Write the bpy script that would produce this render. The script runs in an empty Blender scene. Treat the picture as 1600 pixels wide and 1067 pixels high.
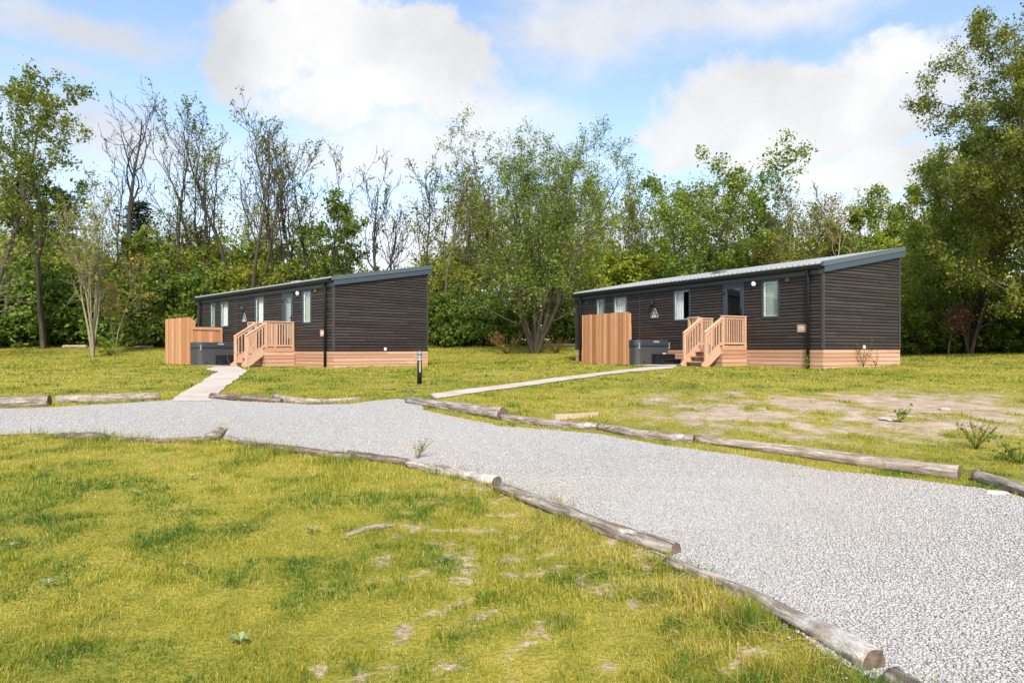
import bpy, math, random
import numpy as np
from mathutils import Vector, Matrix

sc = bpy.context.scene
COL = sc.collection
R = math.radians
F, CX, HY, CAMZ = 1067.0, 800.0, 547.0, 1.4      # focal length and horizon of the photograph

# ------------------------------------------------------------------ numpy noise and terrain
def _hash(ix, iy, s):
    n = (ix.astype(np.int64) * 374761393 + iy.astype(np.int64) * 668265263 + s * 1442695041) & 0x7fffffff
    n = ((n ^ (n >> 13)) * 1274126177) & 0x7fffffff
    return ((n ^ (n >> 16)) & 0xffff) / 65535.0
def vnoise(x, y, s=0):
    x = np.asarray(x, float); y = np.asarray(y, float)
    ix, iy = np.floor(x), np.floor(y)
    fx, fy = x - ix, y - iy
    fx = fx * fx * (3 - 2 * fx); fy = fy * fy * (3 - 2 * fy)
    a = _hash(ix, iy, s); b = _hash(ix + 1, iy, s); c = _hash(ix, iy + 1, s); d = _hash(ix + 1, iy + 1, s)
    return (a * (1 - fx) + b * fx) * (1 - fy) + (c * (1 - fx) + d * fx) * fy
def fbm(x, y, s=0, o=4):
    v = 0; a = .5; t = 0
    for k in range(o):
        v = v + a * vnoise(np.asarray(x) * 2 ** k, np.asarray(y) * 2 ** k, s + k * 17); t += a; a *= .5
    return v / t
def sstep(a, b, x):
    t = np.clip((np.asarray(x, float) - a) / (b - a), 0, 1)
    return t * t * (3 - 2 * t)

_ty = np.arange(-260, 420, .1)
_tz = np.interp(_ty, [-260, 0, 17.2, 21, 31, 44, 60, 200, 420], [-1.45, -1.4, -.61, -.555, -.53, .42, .85, 3.0, 5.0])
_g = np.exp(-.5 * (np.arange(-40, 41) / 12.0) ** 2); _g /= _g.sum()
_tz = np.convolve(np.pad(_tz, 40, mode='edge'), _g, 'valid')
def H(x, y):
    x = np.asarray(x, float); y = np.asarray(y, float)
    z = np.interp(y, _ty, _tz) + CAMZ
    z = z + .09 * (sstep(-5, 5, x) - .5) * sstep(9, 19, y)
    z = z + .045 * np.maximum(0, x - 10.8) * sstep(15, 22, y) * (1 - sstep(60, 120, y))
    z = z + (.018 * np.sin(x * 1.1 + .7 * np.sin(y * .6)) * np.sin(y * .83 + 1.0))
    return z
_ys = np.concatenate([np.arange(1.2, 30, .004), np.arange(30, 90, .02)])
def G(px, py):
    "ground point seen at a pixel of the photograph"
    a = (px - CX) / F; b = (HY - py) / F
    d = CAMZ + b * _ys - H(a * _ys, _ys)
    i = int(np.argmax(d <= 0)) if (d <= 0).any() else len(_ys) - 1
    y = _ys[i]
    return Vector((a * y, y, float(H(a * y, y))))
def at(px, Y):
    x = (px - CX) / F * Y
    return Vector((x, Y, float(H(x, Y))))

# ------------------------------------------------------------------ mesh helpers
def np_mesh(name, V, Fq, tint=None, smooth=False):
    V = np.asarray(V, np.float32); Fq = np.asarray(Fq, np.int32)
    me = bpy.data.meshes.new(name)
    k = Fq.shape[1]; n = len(Fq)
    me.vertices.add(len(V)); me.vertices.foreach_set('co', V.ravel())
    me.loops.add(n * k); me.loops.foreach_set('vertex_index', Fq.ravel())
    me.polygons.add(n); me.polygons.foreach_set('loop_start', np.arange(0, n * k, k, dtype=np.int32))
    me.polygons.foreach_set('loop_total', np.full(n, k, np.int32))
    if smooth: me.polygons.foreach_set('use_smooth', np.ones(n, bool))
    if tint is not None:
        at_ = me.attributes.new('tint', 'FLOAT', 'FACE'); at_.data.foreach_set('value', np.asarray(tint, np.float32))
    me.update(calc_edges=True)
    return me
def link(name, me, mats, parent=None, loc=None, rz=None):
    o = bpy.data.objects.new(name, me); COL.objects.link(o)
    for m in (mats if isinstance(mats, (list, tuple)) else [mats]): me.materials.append(m)
    if parent: o.parent = parent
    if loc is not None: o.location = loc
    if rz is not None: o.rotation_euler = (0, 0, rz)
    return o
class MB:
    def __init__(s): s.v = []; s.f = []; s.m = []; s.t = []; s.sm = []
    def quad(s, pts, t=.5, m=0, sm=False):
        i = len(s.v); s.v += [tuple(p) for p in pts]; s.f.append(tuple(range(i, i + len(pts)))); s.m.append(m); s.t.append(t); s.sm.append(sm)
    def box(s, x0, x1, y0, y1, z0, z1, t=.5, m=0):
        i = len(s.v)
        s.v += [(x0,y0,z0),(x1,y0,z0),(x1,y1,z0),(x0,y1,z0),(x0,y0,z1),(x1,y0,z1),(x1,y1,z1),(x0,y1,z1)]
        for f in ((0,3,2,1),(4,5,6,7),(0,1,5,4),(1,2,6,5),(2,3,7,6),(3,0,4,7)):
            s.f.append(tuple(i + k for k in f)); s.m.append(m); s.t.append(t); s.sm.append(False)
    def beam(s, a, b, w, h, t=.5, m=0, up=(0,0,1)):
        a = Vector(a); b = Vector(b); d = (b - a).normalized(); sd = d.cross(Vector(up))
        if sd.length < 1e-4: sd = d.cross(Vector((1,0,0)))
        sd.normalize(); u = sd.cross(d)
        i = len(s.v)
        for p in (a, b):
            for (x, y) in ((-1,-1),(1,-1),(1,1),(-1,1)): s.v.append(tuple(p + sd * x * w / 2 + u * y * h / 2))
        for f in ((0,3,2,1),(4,5,6,7),(0,1,5,4),(1,2,6,5),(2,3,7,6),(3,0,4,7)):
            s.f.append(tuple(i + k for k in f)); s.m.append(m); s.t.append(t); s.sm.append(False)
    def tube(s, pts, rad, n=6, t=.5, m=0, cap=True, capm=None):
        pts = [Vector(p) for p in pts]; i0 = len(s.v); N = len(pts)
        for k in range(N):
            d = (pts[min(k + 1, N - 1)] - pts[max(k - 1, 0)])
            if d.length < 1e-9: d = Vector((0,0,1))
            d.normalize()
            a = d.cross(Vector((.31,.95,.07)) if abs(d.y) < .9 else Vector((1,0,0))).normalized(); b = d.cross(a)
            for q in range(n):
                an = 2 * math.pi * q / n
                s.v.append(tuple(pts[k] + (a * math.cos(an) + b * math.sin(an)) * rad[k]))
        for k in range(N - 1):
            for q in range(n):
                q2 = (q + 1) % n
                s.f.append((i0 + k*n + q, i0 + k*n + q2, i0 + (k+1)*n + q2, i0 + (k+1)*n + q)); s.m.append(m); s.t.append(t); s.sm.append(True)
        if cap:
            for base, rev in ((i0, True), (i0 + (N - 1) * n, False)):
                f = tuple(range(base, base + n)); s.f.append(f[::-1] if rev else f); s.m.append(m if capm is None else capm); s.t.append(t); s.sm.append(False)
    def lathe(s, prof, c=(0,0,0), n=20, t=.5, m=0):
        i0 = len(s.v)
        for r, z in prof:
            for q in range(n):
                an = 2 * math.pi * q / n; s.v.append((c[0] + r * math.cos(an), c[1] + r * math.sin(an), c[2] + z))
        for k in range(len(prof) - 1):
            for q in range(n):
                q2 = (q + 1) % n
                s.f.append((i0+k*n+q, i0+k*n+q2, i0+(k+1)*n+q2, i0+(k+1)*n+q)); s.m.append(m); s.t.append(t); s.sm.append(True)
    def mesh(s, name):
        me = bpy.data.meshes.new(name); me.from_pydata(s.v, [], s.f)
        me.polygons.foreach_set('material_index', s.m); me.polygons.foreach_set('use_smooth', s.sm)
        a = me.attributes.new('tint', 'FLOAT', 'FACE'); a.data.foreach_set('value', s.t)
        me.update(); return me
    def build(s, name, mats, parent=None, loc=None, rz=None, bevel=0):
        o = link(name, s.mesh(name), mats, parent, loc, rz)
        if bevel:
            b = o.modifiers.new('bevel', 'BEVEL'); b.width = bevel; b.segments = 2; b.limit_method = 'ANGLE'
        return o
def tag(o, label=None, cat=None, group=None, kind=None):
    if label: o['label'] = label
    if cat: o['category'] = cat
    if group: o['group'] = group
    if kind: o['kind'] = kind
    return o
def empty(name, loc, rz=0, label=None, cat=None, group=None):
    o = bpy.data.objects.new(name, None); COL.objects.link(o); o.empty_display_size = .2
    o.location = loc; o.rotation_euler = (0, 0, rz)
    return tag(o, label, cat, group)
def copy_tree(o, parent=None):
    c = o.copy(); COL.objects.link(c)
    if parent: c.parent = parent
    for ch in list(o.children): copy_tree(ch, c)
    return c

# ------------------------------------------------------------------ material helpers
class NT:
    def __init__(s, name):
        s.m = bpy.data.materials.new(name); s.m.use_nodes = True; s.t = s.m.node_tree; s.t.nodes.clear()
        s.out = s.n('ShaderNodeOutputMaterial')
    def n(s, ty, **kw):
        nd = s.t.nodes.new(ty)
        for k, v in kw.items(): setattr(nd, k, v)
        return nd
    def l(s, a, b): s.t.links.new(a, b)
    def val(s, sock, v):
        if isinstance(v, bpy.types.NodeSocket): s.l(v, sock)
        else: sock.default_value = v
    def coord(s, kind='Object', scale=(1,1,1)):
        c = s.n('ShaderNodeTexCoord'); mp = s.n('ShaderNodeMapping'); mp.inputs['Scale'].default_value = scale
        s.l(c.outputs[kind], mp.inputs['Vector']); return mp.outputs[0]
    def pos(s, scale=(1,1,1)):
        c = s.n('ShaderNodeNewGeometry'); mp = s.n('ShaderNodeMapping'); mp.inputs['Scale'].default_value = scale
        s.l(c.outputs['Position'], mp.inputs['Vector']); return mp.outputs[0]
    def noise(s, vec, scale=5, det=4, rough=.55, dist=0):
        t = s.n('ShaderNodeTexNoise'); t.inputs['Scale'].default_value = scale; t.inputs['Detail'].default_value = det
        t.inputs['Roughness'].default_value = rough; t.inputs['Distortion'].default_value = dist
        s.l(vec, t.inputs['Vector']); return t.outputs['Fac']
    def voro(s, vec, scale, feature='F1', out='Distance'):
        t = s.n('ShaderNodeTexVoronoi', feature=feature); t.inputs['Scale'].default_value = scale
        s.l(vec, t.inputs['Vector']); return t.outputs[out]
    def ramp(s, fac, stops, interp='LINEAR'):
        r = s.n('ShaderNodeValToRGB'); r.color_ramp.interpolation = interp
        while len(r.color_ramp.elements) < len(stops): r.color_ramp.elements.new(.5)
        for e, (p, c) in zip(r.color_ramp.elements, stops):
            e.position = p; e.color = (c[0], c[1], c[2], 1) if not isinstance(c, (int, float)) else (c, c, c, 1)
        s.l(fac, r.inputs[0]); return r.outputs[0]
    def mix(s, fac, a, b, mode='MIX'):
        x = s.n('ShaderNodeMix', data_type='RGBA', blend_type=mode)
        s.val(x.inputs[0], fac)
        for sock, v in ((x.inputs[6], a), (x.inputs[7], b)):
            s.val(sock, v if isinstance(v, bpy.types.NodeSocket) else (*v, 1) if len(v) == 3 else v)
        return x.outputs[2]
    def math(s, op, a, b=0, c=0):
        x = s.n('ShaderNodeMath', operation=op); s.val(x.inputs[0], a); s.val(x.inputs[1], b)
        if op in ('MULTIPLY_ADD', 'SMOOTH_MAX', 'CLAMP'): s.val(x.inputs[2], c)
        return x.outputs[0]
    def mrange(s, v, a, b, c=0, d=1, smooth=True):
        x = s.n('ShaderNodeMapRange', interpolation_type='SMOOTHSTEP' if smooth else 'LINEAR')
        s.val(x.inputs[0], v)
        for k, w in zip((1,2,3,4), (a,b,c,d)): x.inputs[k].default_value = w
        return x.outputs[0]
    def attr(s, name='tint'):
        a = s.n('ShaderNodeAttribute'); a.attribute_name = name; return a.outputs['Fac']
    def bump(s, h, strength=.4, dist=.02):
        b = s.n('ShaderNodeBump'); b.inputs['Strength'].default_value = strength; b.inputs['Distance'].default_value = dist
        s.l(h, b.inputs['Height']); return b.outputs[0]
    def bsdf(s, color, rough=.6, metal=0, normal=None, spec=.5, **kw):
        p = s.n('ShaderNodeBsdfPrincipled')
        s.val(p.inputs['Base Color'], color if isinstance(color, bpy.types.NodeSocket) else (*color, 1))
        s.val(p.inputs['Roughness'], rough); p.inputs['Metallic'].default_value = metal
        p.inputs['Specular IOR Level'].default_value = spec
        if normal is not None: s.l(normal, p.inputs['Normal'])
        return p.outputs[0]
    def done(s, sh): s.l(sh, s.out.inputs[0]); return s.m

def simple(name, col, rough=.5, metal=0, var=.12, spec=.5, scale=6):
    t = NT(name); n = t.noise(t.coord(), scale, 4)
    c = t.mix(n, tuple(v * (1 - var) for v in col), tuple(min(1, v * (1 + var)) for v in col))
    return t.done(t.bsdf(c, rough, metal, t.bump(t.noise(t.coord(), scale * 9, 3), .08, .004), spec))
def wood(name, dark, mid, light, scale, rough=.65, knots=True, spec=.3):
    t = NT(name); v = t.coord(scale=scale)
    base = t.ramp(t.attr(), [(0, dark), (.5, mid), (1, light)])
    g = t.noise(v, 1, 6, .65, .4)
    c = t.mix(t.mrange(g, .3, .75), base, tuple(x * .72 for x in mid), 'MIX')
    c = t.mix(.55, base, c)
    if knots:
        kv = t.voro(t.coord(scale=tuple(.16 * x + 2.2 for x in scale)), 1.0)
        c = t.mix(t.math('MULTIPLY', t.mrange(kv, .10, .04), .6), c, tuple(x * .35 for x in dark))
    blot = t.noise(t.coord(), 2.2, 3)
    c = t.mix(t.mrange(blot, .35, .75, 0, .35), c, tuple(x * y for x, y in zip(mid, (1.02, .84, .66))))
    return t.done(t.bsdf(c, rough, 0, t.bump(g, .25, .006), spec))
def leafmat(name, stops, trans=.35, rough=.5):
    t = NT(name)
    c = t.ramp(t.attr(), stops)
    oi = t.n('ShaderNodeObjectInfo')
    hs = t.n('ShaderNodeHueSaturation'); t.l(c, hs.inputs['Color'])
    t.l(t.mrange(oi.outputs['Random'], 0, 1, .485, .515, False), hs.inputs['Hue']); t.l(t.mrange(oi.outputs['Random'], 0, 1, .85, 1.2, False), hs.inputs['Value'])
    c = hs.outputs[0]
    a = t.bsdf(c, rough, 0, None, .35)
    tr = t.n('ShaderNodeBsdfTranslucent'); t.l(t.mix(1, c, (1.0, 1.05, .55), 'MULTIPLY'), tr.inputs[0])
    m = t.n('ShaderNodeMixShader'); m.inputs[0].default_value = trans; t.l(a, m.inputs[1]); t.l(tr.outputs[0], m.inputs[2])
    return t.done(m.outputs[0])
def barkmat(name, c1, c2, c3, sc_=(9, 9, 1.6)):
    t = NT(name); v = t.coord(scale=sc_)
    n = t.noise(v, 1.3, 6, .65, .5)
    c = t.ramp(n, [(.25, c1), (.5, c2), (.75, c3)])
    c = t.mix(t.mrange(t.noise(t.coord(), .9, 3), .5, .75, 0, .5), c, (.10, .11, .05))
    return t.done(t.bsdf(c, .85, 0, t.bump(n, .6, .02), .2))

M = {}
M['siding'] = None
def mk_siding():
    t = NT('stained_siding')
    g = t.noise(t.coord(scale=(1.2, 1.2, 40)), 1, 6, .7, .3)
    base = t.ramp(t.attr(), [(0, (.010, .0073, .006)), (.35, (.019, .0132, .0105)), (.62, (.036, .0225, .0165)), (.70, (.075, .062, .055)), (1, (.135, .115, .102))])  # the two palest stops are sky glints on the board ledges, painted as colour
    c = t.mix(t.mrange(g, .35, .7, 0, .6), base, (.018, .014, .012))
    wv = t.noise(t.coord(scale=(.5, .5, 3)), 1.2, 3)
    c = t.mix(t.mrange(wv, .5, .75, 0, .4), c, (.055, .034, .024))
    return t.done(t.bsdf(c, t.mrange(g, .3, .7, .42, .6), 0, t.bump(g, .2, .004), .5))
M['siding'] = mk_siding()
M['larch_h'] = wood('larch_boards', (.35, .185, .11), (.49, .285, .185), (.60, .38, .27), (1.2, 1.2, 26))
M['larch_v'] = wood('larch_upright_boards', (.31, .13, .052), (.46, .23, .11), (.61, .35, .20), (26, 26, 1.3))
M['deckwood'] = wood('deck_timber', (.39, .22, .14), (.52, .32, .215), (.63, .425, .31), (14, 14, 3), knots=False)
M['frame'] = simple('slate_blue_frame', (.034, .046, .062), .42, 0, .08)
M['trim'] = simple('slate_verge_trim', (.085, .108, .116), .4, .1, .08)
M['barge'] = simple('slate_bargeboard', (.046, .064, .085), .45, 0, .08)
M['black'] = simple('black_plastic', (.004, .004, .0045), .6, 0, .2)
M['cornertrim'] = simple('dark_brown_trim', (.045, .036, .032), .5, 0, .1)
M['white'] = simple('white_plastic', (.78, .78, .76), .35, 0, .03)
M['maroon'] = simple('maroon_plastic', (.14, .055, .05), .5)
def mk_roof():
    t = NT('roof_sheet')
    n = t.noise(t.coord(scale=(.6, 3, 1)), 1.5, 5)
    c = t.mix(n, (.27, .285, .29), (.36, .37, .372))
    st = t.mrange(t.noise(t.coord(scale=(.4, 9, 1)), 1, 3), .55, .8, 0, .5)
    c = t.mix(st, c, (.16, .17, .16))
    return t.done(t.bsdf(c, .4, .1, None, .5))
M['roof'] = mk_roof()
def mk_glass():
    t = NT('window_glass')
    g = t.n('ShaderNodeBsdfGlossy'); g.inputs['Roughness'].default_value = .02; g.inputs['Color'].default_value = (.9, .95, 1, 1)
    tr = t.n('ShaderNodeBsdfTransparent'); tr.inputs[0].default_value = (.93, .95, .94, 1)
    fr = t.n('ShaderNodeFresnel'); fr.inputs['IOR'].default_value = 1.7
    gm = t.n('ShaderNodeNewGeometry'); m = t.n('ShaderNodeMixShader'); t.l(t.math('MULTIPLY', t.math('MULTIPLY_ADD', fr.outputs[0], .7, .05), t.math('SUBTRACT', 1, gm.outputs['Backfacing'])), m.inputs[0]); t.l(tr.outputs[0], m.inputs[1]); t.l(g.outputs[0], m.inputs[2])
    return t.done(m.outputs[0])
M['glass'] = mk_glass()
M['blind'] = simple('grey_green_blind', (.38, .41, .36), .8, 0, .05)
M['curtain'] = simple('white_curtain', (.74, .74, .74), .8, 0, .03)
M['inside'] = simple('dim_interior', (.16, .15, .14), .9, 0, .1)
M['concrete'] = None
def mk_conc():
    t = NT('concrete_path'); p = t.pos()
    c = t.ramp(t.noise(p, 1.6, 6, .6), [(.3, (.38, .325, .27)), (.55, (.47, .41, .35)), (.8, (.54, .485, .425))])
    c = t.mix(t.mrange(t.noise(p, 9, 5), .55, .8, 0, .5), c, (.38, .34, .28))
    return t.done(t.bsdf(c, .9, 0, t.bump(t.noise(p, 90, 3), .3, .004), .2))
M['concrete'] = mk_conc()
def mk_gravel():
    t = NT('grey_gravel'); p = t.pos()
    cell = t.voro(p, 70, 'F1', 'Color'); d = t.voro(p, 70, 'F1', 'Distance')
    cell2 = t.voro(p, 23, 'F1', 'Color')
    sep = t.n('ShaderNodeSeparateColor'); t.l(cell, sep.inputs[0])
    c = t.ramp(sep.outputs[0], [(0, (.21, .20, .19)), (.2, (.335, .324, .308)), (.6, (.42, .408, .392)), (.9, (.48, .467, .45)), (1, (.53, .518, .50))])
    s2 = t.n('ShaderNodeSeparateColor'); t.l(cell2, s2.inputs[0])
    c = t.mix(t.mrange(s2.outputs[1], 0, 1, .0, .35, False), c, (.33, .32, .31))
    c = t.mix(t.mrange(t.noise(p, .5, 5), .42, .72, 0, .5), c, (.40, .345, .285))
    c = t.mix(t.mrange(d, .5, .8, 0, .5), c, (.10, .10, .10))
    inv = t.math('SUBTRACT', 1, d)
    return t.done(t.bsdf(c, .85, 0, t.bump(inv, .35, .010), .1))
M['gravel'] = mk_gravel()
def mk_stone():
    t = NT('gravel_stone'); n = t.noise(t.coord(), 60, 3)
    c = t.ramp(t.attr(), [(0, (.19, .182, .172)), (.2, (.33, .319, .304)), (.6, (.415, .404, .39)), (.88, (.48, .468, .452)), (1, (.55, .537, .52))])
    c = t.mix(t.mrange(n, .3, .8, 0, .3), c, (.30, .275, .25)); c = t.mix(t.mrange(t.noise(t.pos(), .5, 5), .42, .72, 0, .5), c, (.41, .355, .295))
    return t.done(t.bsdf(c, 1, 0, None, .05))
M['stone'] = mk_stone()
def mk_ground():
    t = NT('meadow_ground'); p = t.pos()
    n1 = t.noise(p, .55, 5, .6); n2 = t.noise(p, 6, 5, .65); n3 = t.noise(p, 40, 3)
    g = t.ramp(t.math('ADD', t.math('MULTIPLY', n1, .5), t.math('MULTIPLY', n2, .5)), [(.32, (.10, .125, .018)), (.47, (.22, .20, .028)), (.6, (.31, .26, .045)), (.72, (.33, .265, .095))])
    g = t.mix(t.mrange(n3, .45, .75, 0, .5), g, (.12, .135, .022))
    s = t.ramp(t.noise(p, 3.5, 6, .65), [(.3, (.30, .21, .155)), (.52, (.46, .345, .265)), (.72, (.58, .47, .38))])
    s = t.mix(t.mrange(t.noise(p, 38, 6, .75), .45, .65, 0, .7), s, (.20, .14, .10)); s = t.mix(t.mrange(t.voro(p, 30), .16, .08), s, (.55, .50, .44))
    sf = t.math('ADD', t.attr('soil'), t.math('MULTIPLY', t.math('SUBTRACT', t.noise(p, 13, 9, .88), .5), 3.8))
    c = t.mix(t.mrange(sf, .36, .74), g, s)
    return t.done(t.bsdf(c, .95, 0, t.bump(t.math('ADD', n2, t.math('MULTIPLY', n3, .6)), .7, .05), .1))
M['ground'] = mk_ground()
M['blade'] = leafmat('grass_blade', [(0, (.048, .120, .010)), (.3, (.120, .185, .014)), (.55, (.295, .272, .024)), (.8, (.44, .355, .052)), (1, (.52, .41, .18))], .35, .6)
M['leaf_dark'] = leafmat('dark_leaf', [(0, (.055, .105, .015)), (.5, (.120, .190, .025)), (1, (.22, .28, .038))], .4)
M['leaf_mid'] = leafmat('mid_green_leaf', [(0, (.066, .120, .013)), (.5, (.165, .218, .022)), (1, (.31, .325, .045))], .45)
M['leaf_lime'] = leafmat('olive_lime_leaf', [(0, (.085, .145, .018)), (.5, (.205, .260, .035)), (1, (.39, .395, .075))], .45)
M['leaf_yellow'] = leafmat('yellow_green_leaf', [(0, (.11, .165, .018)), (.5, (.24, .285, .030)), (1, (.42, .38, .045))], .45)
M['leaf_olive'] = leafmat('olive_leaf', [(0, (.090, .115, .017)), (.5, (.190, .205, .028)), (1, (.33, .30, .045))], .45)
M['leaf_gold'] = leafmat('golden_leaf', [(0, (.16, .15, .02)), (.5, (.30, .22, .025)), (1, (.42, .25, .03))], .4)
M['needle'] = leafmat('pine_needle', [(0, (.018, .036, .016)), (.5, (.035, .060, .022)), (1, (.070, .095, .030))], .15)
M['leaf_red'] = leafmat('reddish_leaf', [(0, (.20, .07, .03)), (.5, (.28, .11, .05)), (1, (.35, .18, .07))], .3)
M['bark_dark'] = barkmat('dark_bark', (.016, .014, .012), (.032, .028, .024), (.062, .054, .046))
M['bark_pale'] = barkmat('pale_bark', (.14, .115, .075), (.24, .20, .13), (.33, .28, .19))
M['bark_brown'] = barkmat('brown_bark', (.042, .034, .026), (.080, .064, .047), (.135, .108, .080))
def logmat(name, c1, c2, c3, white, wcol=(.58, .56, .52)):
    t = NT(name); v = t.coord(scale=(3.5, 26, 26))
    n = t.noise(v, 1, 6, .7, .8); n0 = t.noise(t.coord(scale=(2.2, 5, 5)), 1.3, 5, .6, .3)
    c = t.ramp(n, [(.30, tuple(x * .3 for x in c1)), (.44, c1), (.56, c2), (.75, c3)])
    c = t.mix(t.mrange(n0, 1 - white, 1 - white + .10), c, wcol)
    c = t.mix(t.mrange(t.noise(t.coord(), 4, 4), .55, .75, 0, .5), c, (.20, .13, .085))
    c = t.mix(t.mrange(t.noise(t.coord(), 30, 3), .45, .7, 0, .35), c, tuple(x * .6 for x in c1))
    return t.done(t.bsdf(c, .88, 0, t.bump(n, 1.0, .035), .15))
M['log_bark'] = logmat('grey_log_bark', (.20, .165, .135), (.39, .335, .285), (.56, .50, .44), .36, (.56, .52, .47))
M['log_white'] = logmat('peeling_log_bark', (.24, .195, .16), (.45, .39, .335), (.60, .54, .48), .52, (.60, .56, .50))
M['log_smooth'] = logmat('weathered_log', (.27, .22, .175), (.43, .365, .30), (.57, .50, .425), .30)
M['log_brown'] = logmat('brown_rotten_log', (.12, .092, .072), (.24, .195, .16), (.37, .315, .26), .32)
def mk_end():
    t = NT('sawn_log_end'); c0 = t.coord()
    n = t.noise(c0, 26, 5, .6, .4)
    c = t.ramp(n, [(.3, (.075, .052, .038)), (.55, (.155, .115, .085)), (.8, (.25, .20, .155))])
    return t.done(t.bsdf(c, .9, 0, t.bump(n, .4, .01), .1))
M['cut'] = mk_end()
def mk_cutpale():
    t = NT('pale_sawn_end'); n = t.noise(t.coord(), 22, 5, .6, .4)
    return t.done(t.bsdf(t.ramp(n, [(.3, (.20, .165, .13)), (.6, (.36, .31, .25)), (.8, (.46, .41, .35))]), .9, 0, None, .1))
M['cutpale'] = mk_cutpale()
M['tub'] = simple('tub_grey_panel', (.050, .050, .052), .5, 0, .15)
M['tubcover'] = simple('tub_cover_vinyl', (.030, .040, .050), .35, 0, .2)
M['silver'] = simple('grey_metal', (.42, .44, .46), .35, .5, .06)
M['domegrey'] = simple('grey_dome_cap', (.16, .19, .20), .4, .1, .1)
M['rust'] = simple('peeled_pink_strip', (.42, .30, .25), .7)
M['plaque'] = simple('copper_brown_plaque', (.40, .25, .185), .5, 0, .1)
M['cream'] = simple('cream_numeral', (.86, .83, .78), .5, 0, .02)
M['signgrey'] = simple('pale_grey_sign', (.44, .45, .44), .5, 0, .03)
M['offblack'] = simple('sign_black', (.010, .010, .010), .6, 0, .1)
M['palestone'] = simple('pale_soil_stone', (.42, .36, .31), .9)
M['sticker'] = simple('white_pink_sticker', (.75, .62, .62), .6, 0, .05)
M['plank'] = wood('weathered_plank', (.38, .26, .17), (.46, .34, .24), (.52, .41, .31), (2, 26, 26), knots=False)

# ------------------------------------------------------------------ footprints
class Frame:
    def __init__(s, th, px, Zc, base):
        s.th = th; s.c, s.s = math.cos(th), math.sin(th)
        s.X = (px - CX) / F * Zc; s.Y = Zc; s.base = base + CAMZ
    def w(s, v, u, z=0): return Vector((s.X + v * s.c - u * s.s, s.Y + v * s.s + u * s.c, s.base + z))
    def loc(s, x, y): dx, dy = x - s.X, y - s.Y; return dx * s.c + dy * s.s, -dx * s.s + dy * s.c
FR = Frame(R(30), 1286, 19.51, -.60)
FL = Frame(R(44.5), 521, 22.86, -.657)
LEN = 12.14
WID = {'R': 3.75, 'L': 3.92}
HL, HH, ZS = 2.21, 2.88, .627

# ------------------------------------------------------------------ road and paths (pixel outlines laid down on the ground)
far_px = [(-60,641),(0,640),(77,638),(130,634),(190,631),(250,627),(268,625),(332,623),(360,626),(420,630),(480,633),(540,632),(585,627),(620,624),(640,627),(662,641),(720,653),(780,668),(850,673),(930,680),(1000,690),(1085,702),(1150,713),(1250,727),(1350,743),(1450,757),(1530,768),(1600,780),(1680,792)]
near_px = [(-60,681),(0,680),(60,679),(150,684),(230,688),(320,688),(350,688),(400,694),(470,704),(550,714),(640,727),(700,741),(770,758),(850,790),(950,828),(1030,866),(1100,895),(1200,955),(1300,1024),(1400,1078),(1490,1130)]
far_w = [G(*p) for p in far_px]; near_w = [G(*p) for p in near_px]
fw = [(p.x, p.y) for p in far_w]; nw = [(p.x, p.y) for p in near_w]
def extend(a, b, d):
    v = Vector((b[0] - a[0], b[1] - a[1])).normalized(); return (b[0] + v.x * d, b[1] + v.y * d)
fw = [extend(fw[1], fw[0], 30)] + fw + [extend(fw[-2], fw[-1], 3), extend(fw[-3], fw[-1], 14)]
nw = [extend(nw[1], nw[0], 30)] + nw + [extend(nw[-2], nw[-1], 1.2), extend(nw[-3], nw[-1], 8)]
road_poly = np.array(fw + nw[::-1])
def inpoly(x, y, P):
    r = np.zeros(np.shape(x), bool); n = len(P); j = n - 1
    for i in range(n):
        xi, yi = P[i]; xj, yj = P[j]
        c = ((yi > y) != (yj > y)) & (x < (xj - xi) * (y - yi) / (yj - yi + 1e-12) + xi)
        r ^= c; j = i
    return r
def pdist(x, y, L):
    d = np.full(np.shape(x), 1e9)
    for (ax, ay), (bx, by) in zip(L[:-1], L[1:]):
        dx, dy = bx - ax, by - ay; t = np.clip(((x - ax) * dx + (y - ay) * dy) / (dx * dx + dy * dy + 1e-12), 0, 1)
        d = np.minimum(d, np.hypot(x - ax - t * dx, y - ay - t * dy))
    return d
pathR = [(p.x, p.y) for p in (G(*q) for q in [(672,616),(760,605),(835,595.7),(910,586),(972,578.7),(1020,573.7),(1058,571.5),(1052,576),(985,581.5),(910,591.5),(835,602.5),(760,611.5),(712,619),(680,624)])]
pathL = [(p.x, p.y) for p in (G(*q) for q in [(265,627),(300,605),(341,581.5),(320,578),(345,572),(372,573),(388,580),(350,607.5),(330,627)])]
def slab(fr): return [tuple(fr.w(v, u).xy) for v, u in ((-.02, 4.35), (-.02, 8.9), (-2.25, 8.9), (-2.28, 5.6), (-2.62, 5.2), (-2.55, 3.9), (-1.95, 3.9))]
slabs = [slab(FR), slab(FL)]
def onhouse(x, y, m=0.0):
    r = np.zeros(np.shape(x), bool)
    for fr, k in ((FR, 'R'), (FL, 'L')):
        v, u = fr.loc(x, y)
        r |= (v > -m) & (v < WID[k] + m) & (u > -m) & (u < LEN + m)
        r |= (v > -1.14 - m) & (v < .1) & (u > 2.68 - m) & (u < 4.22 + m)
    return r

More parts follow.
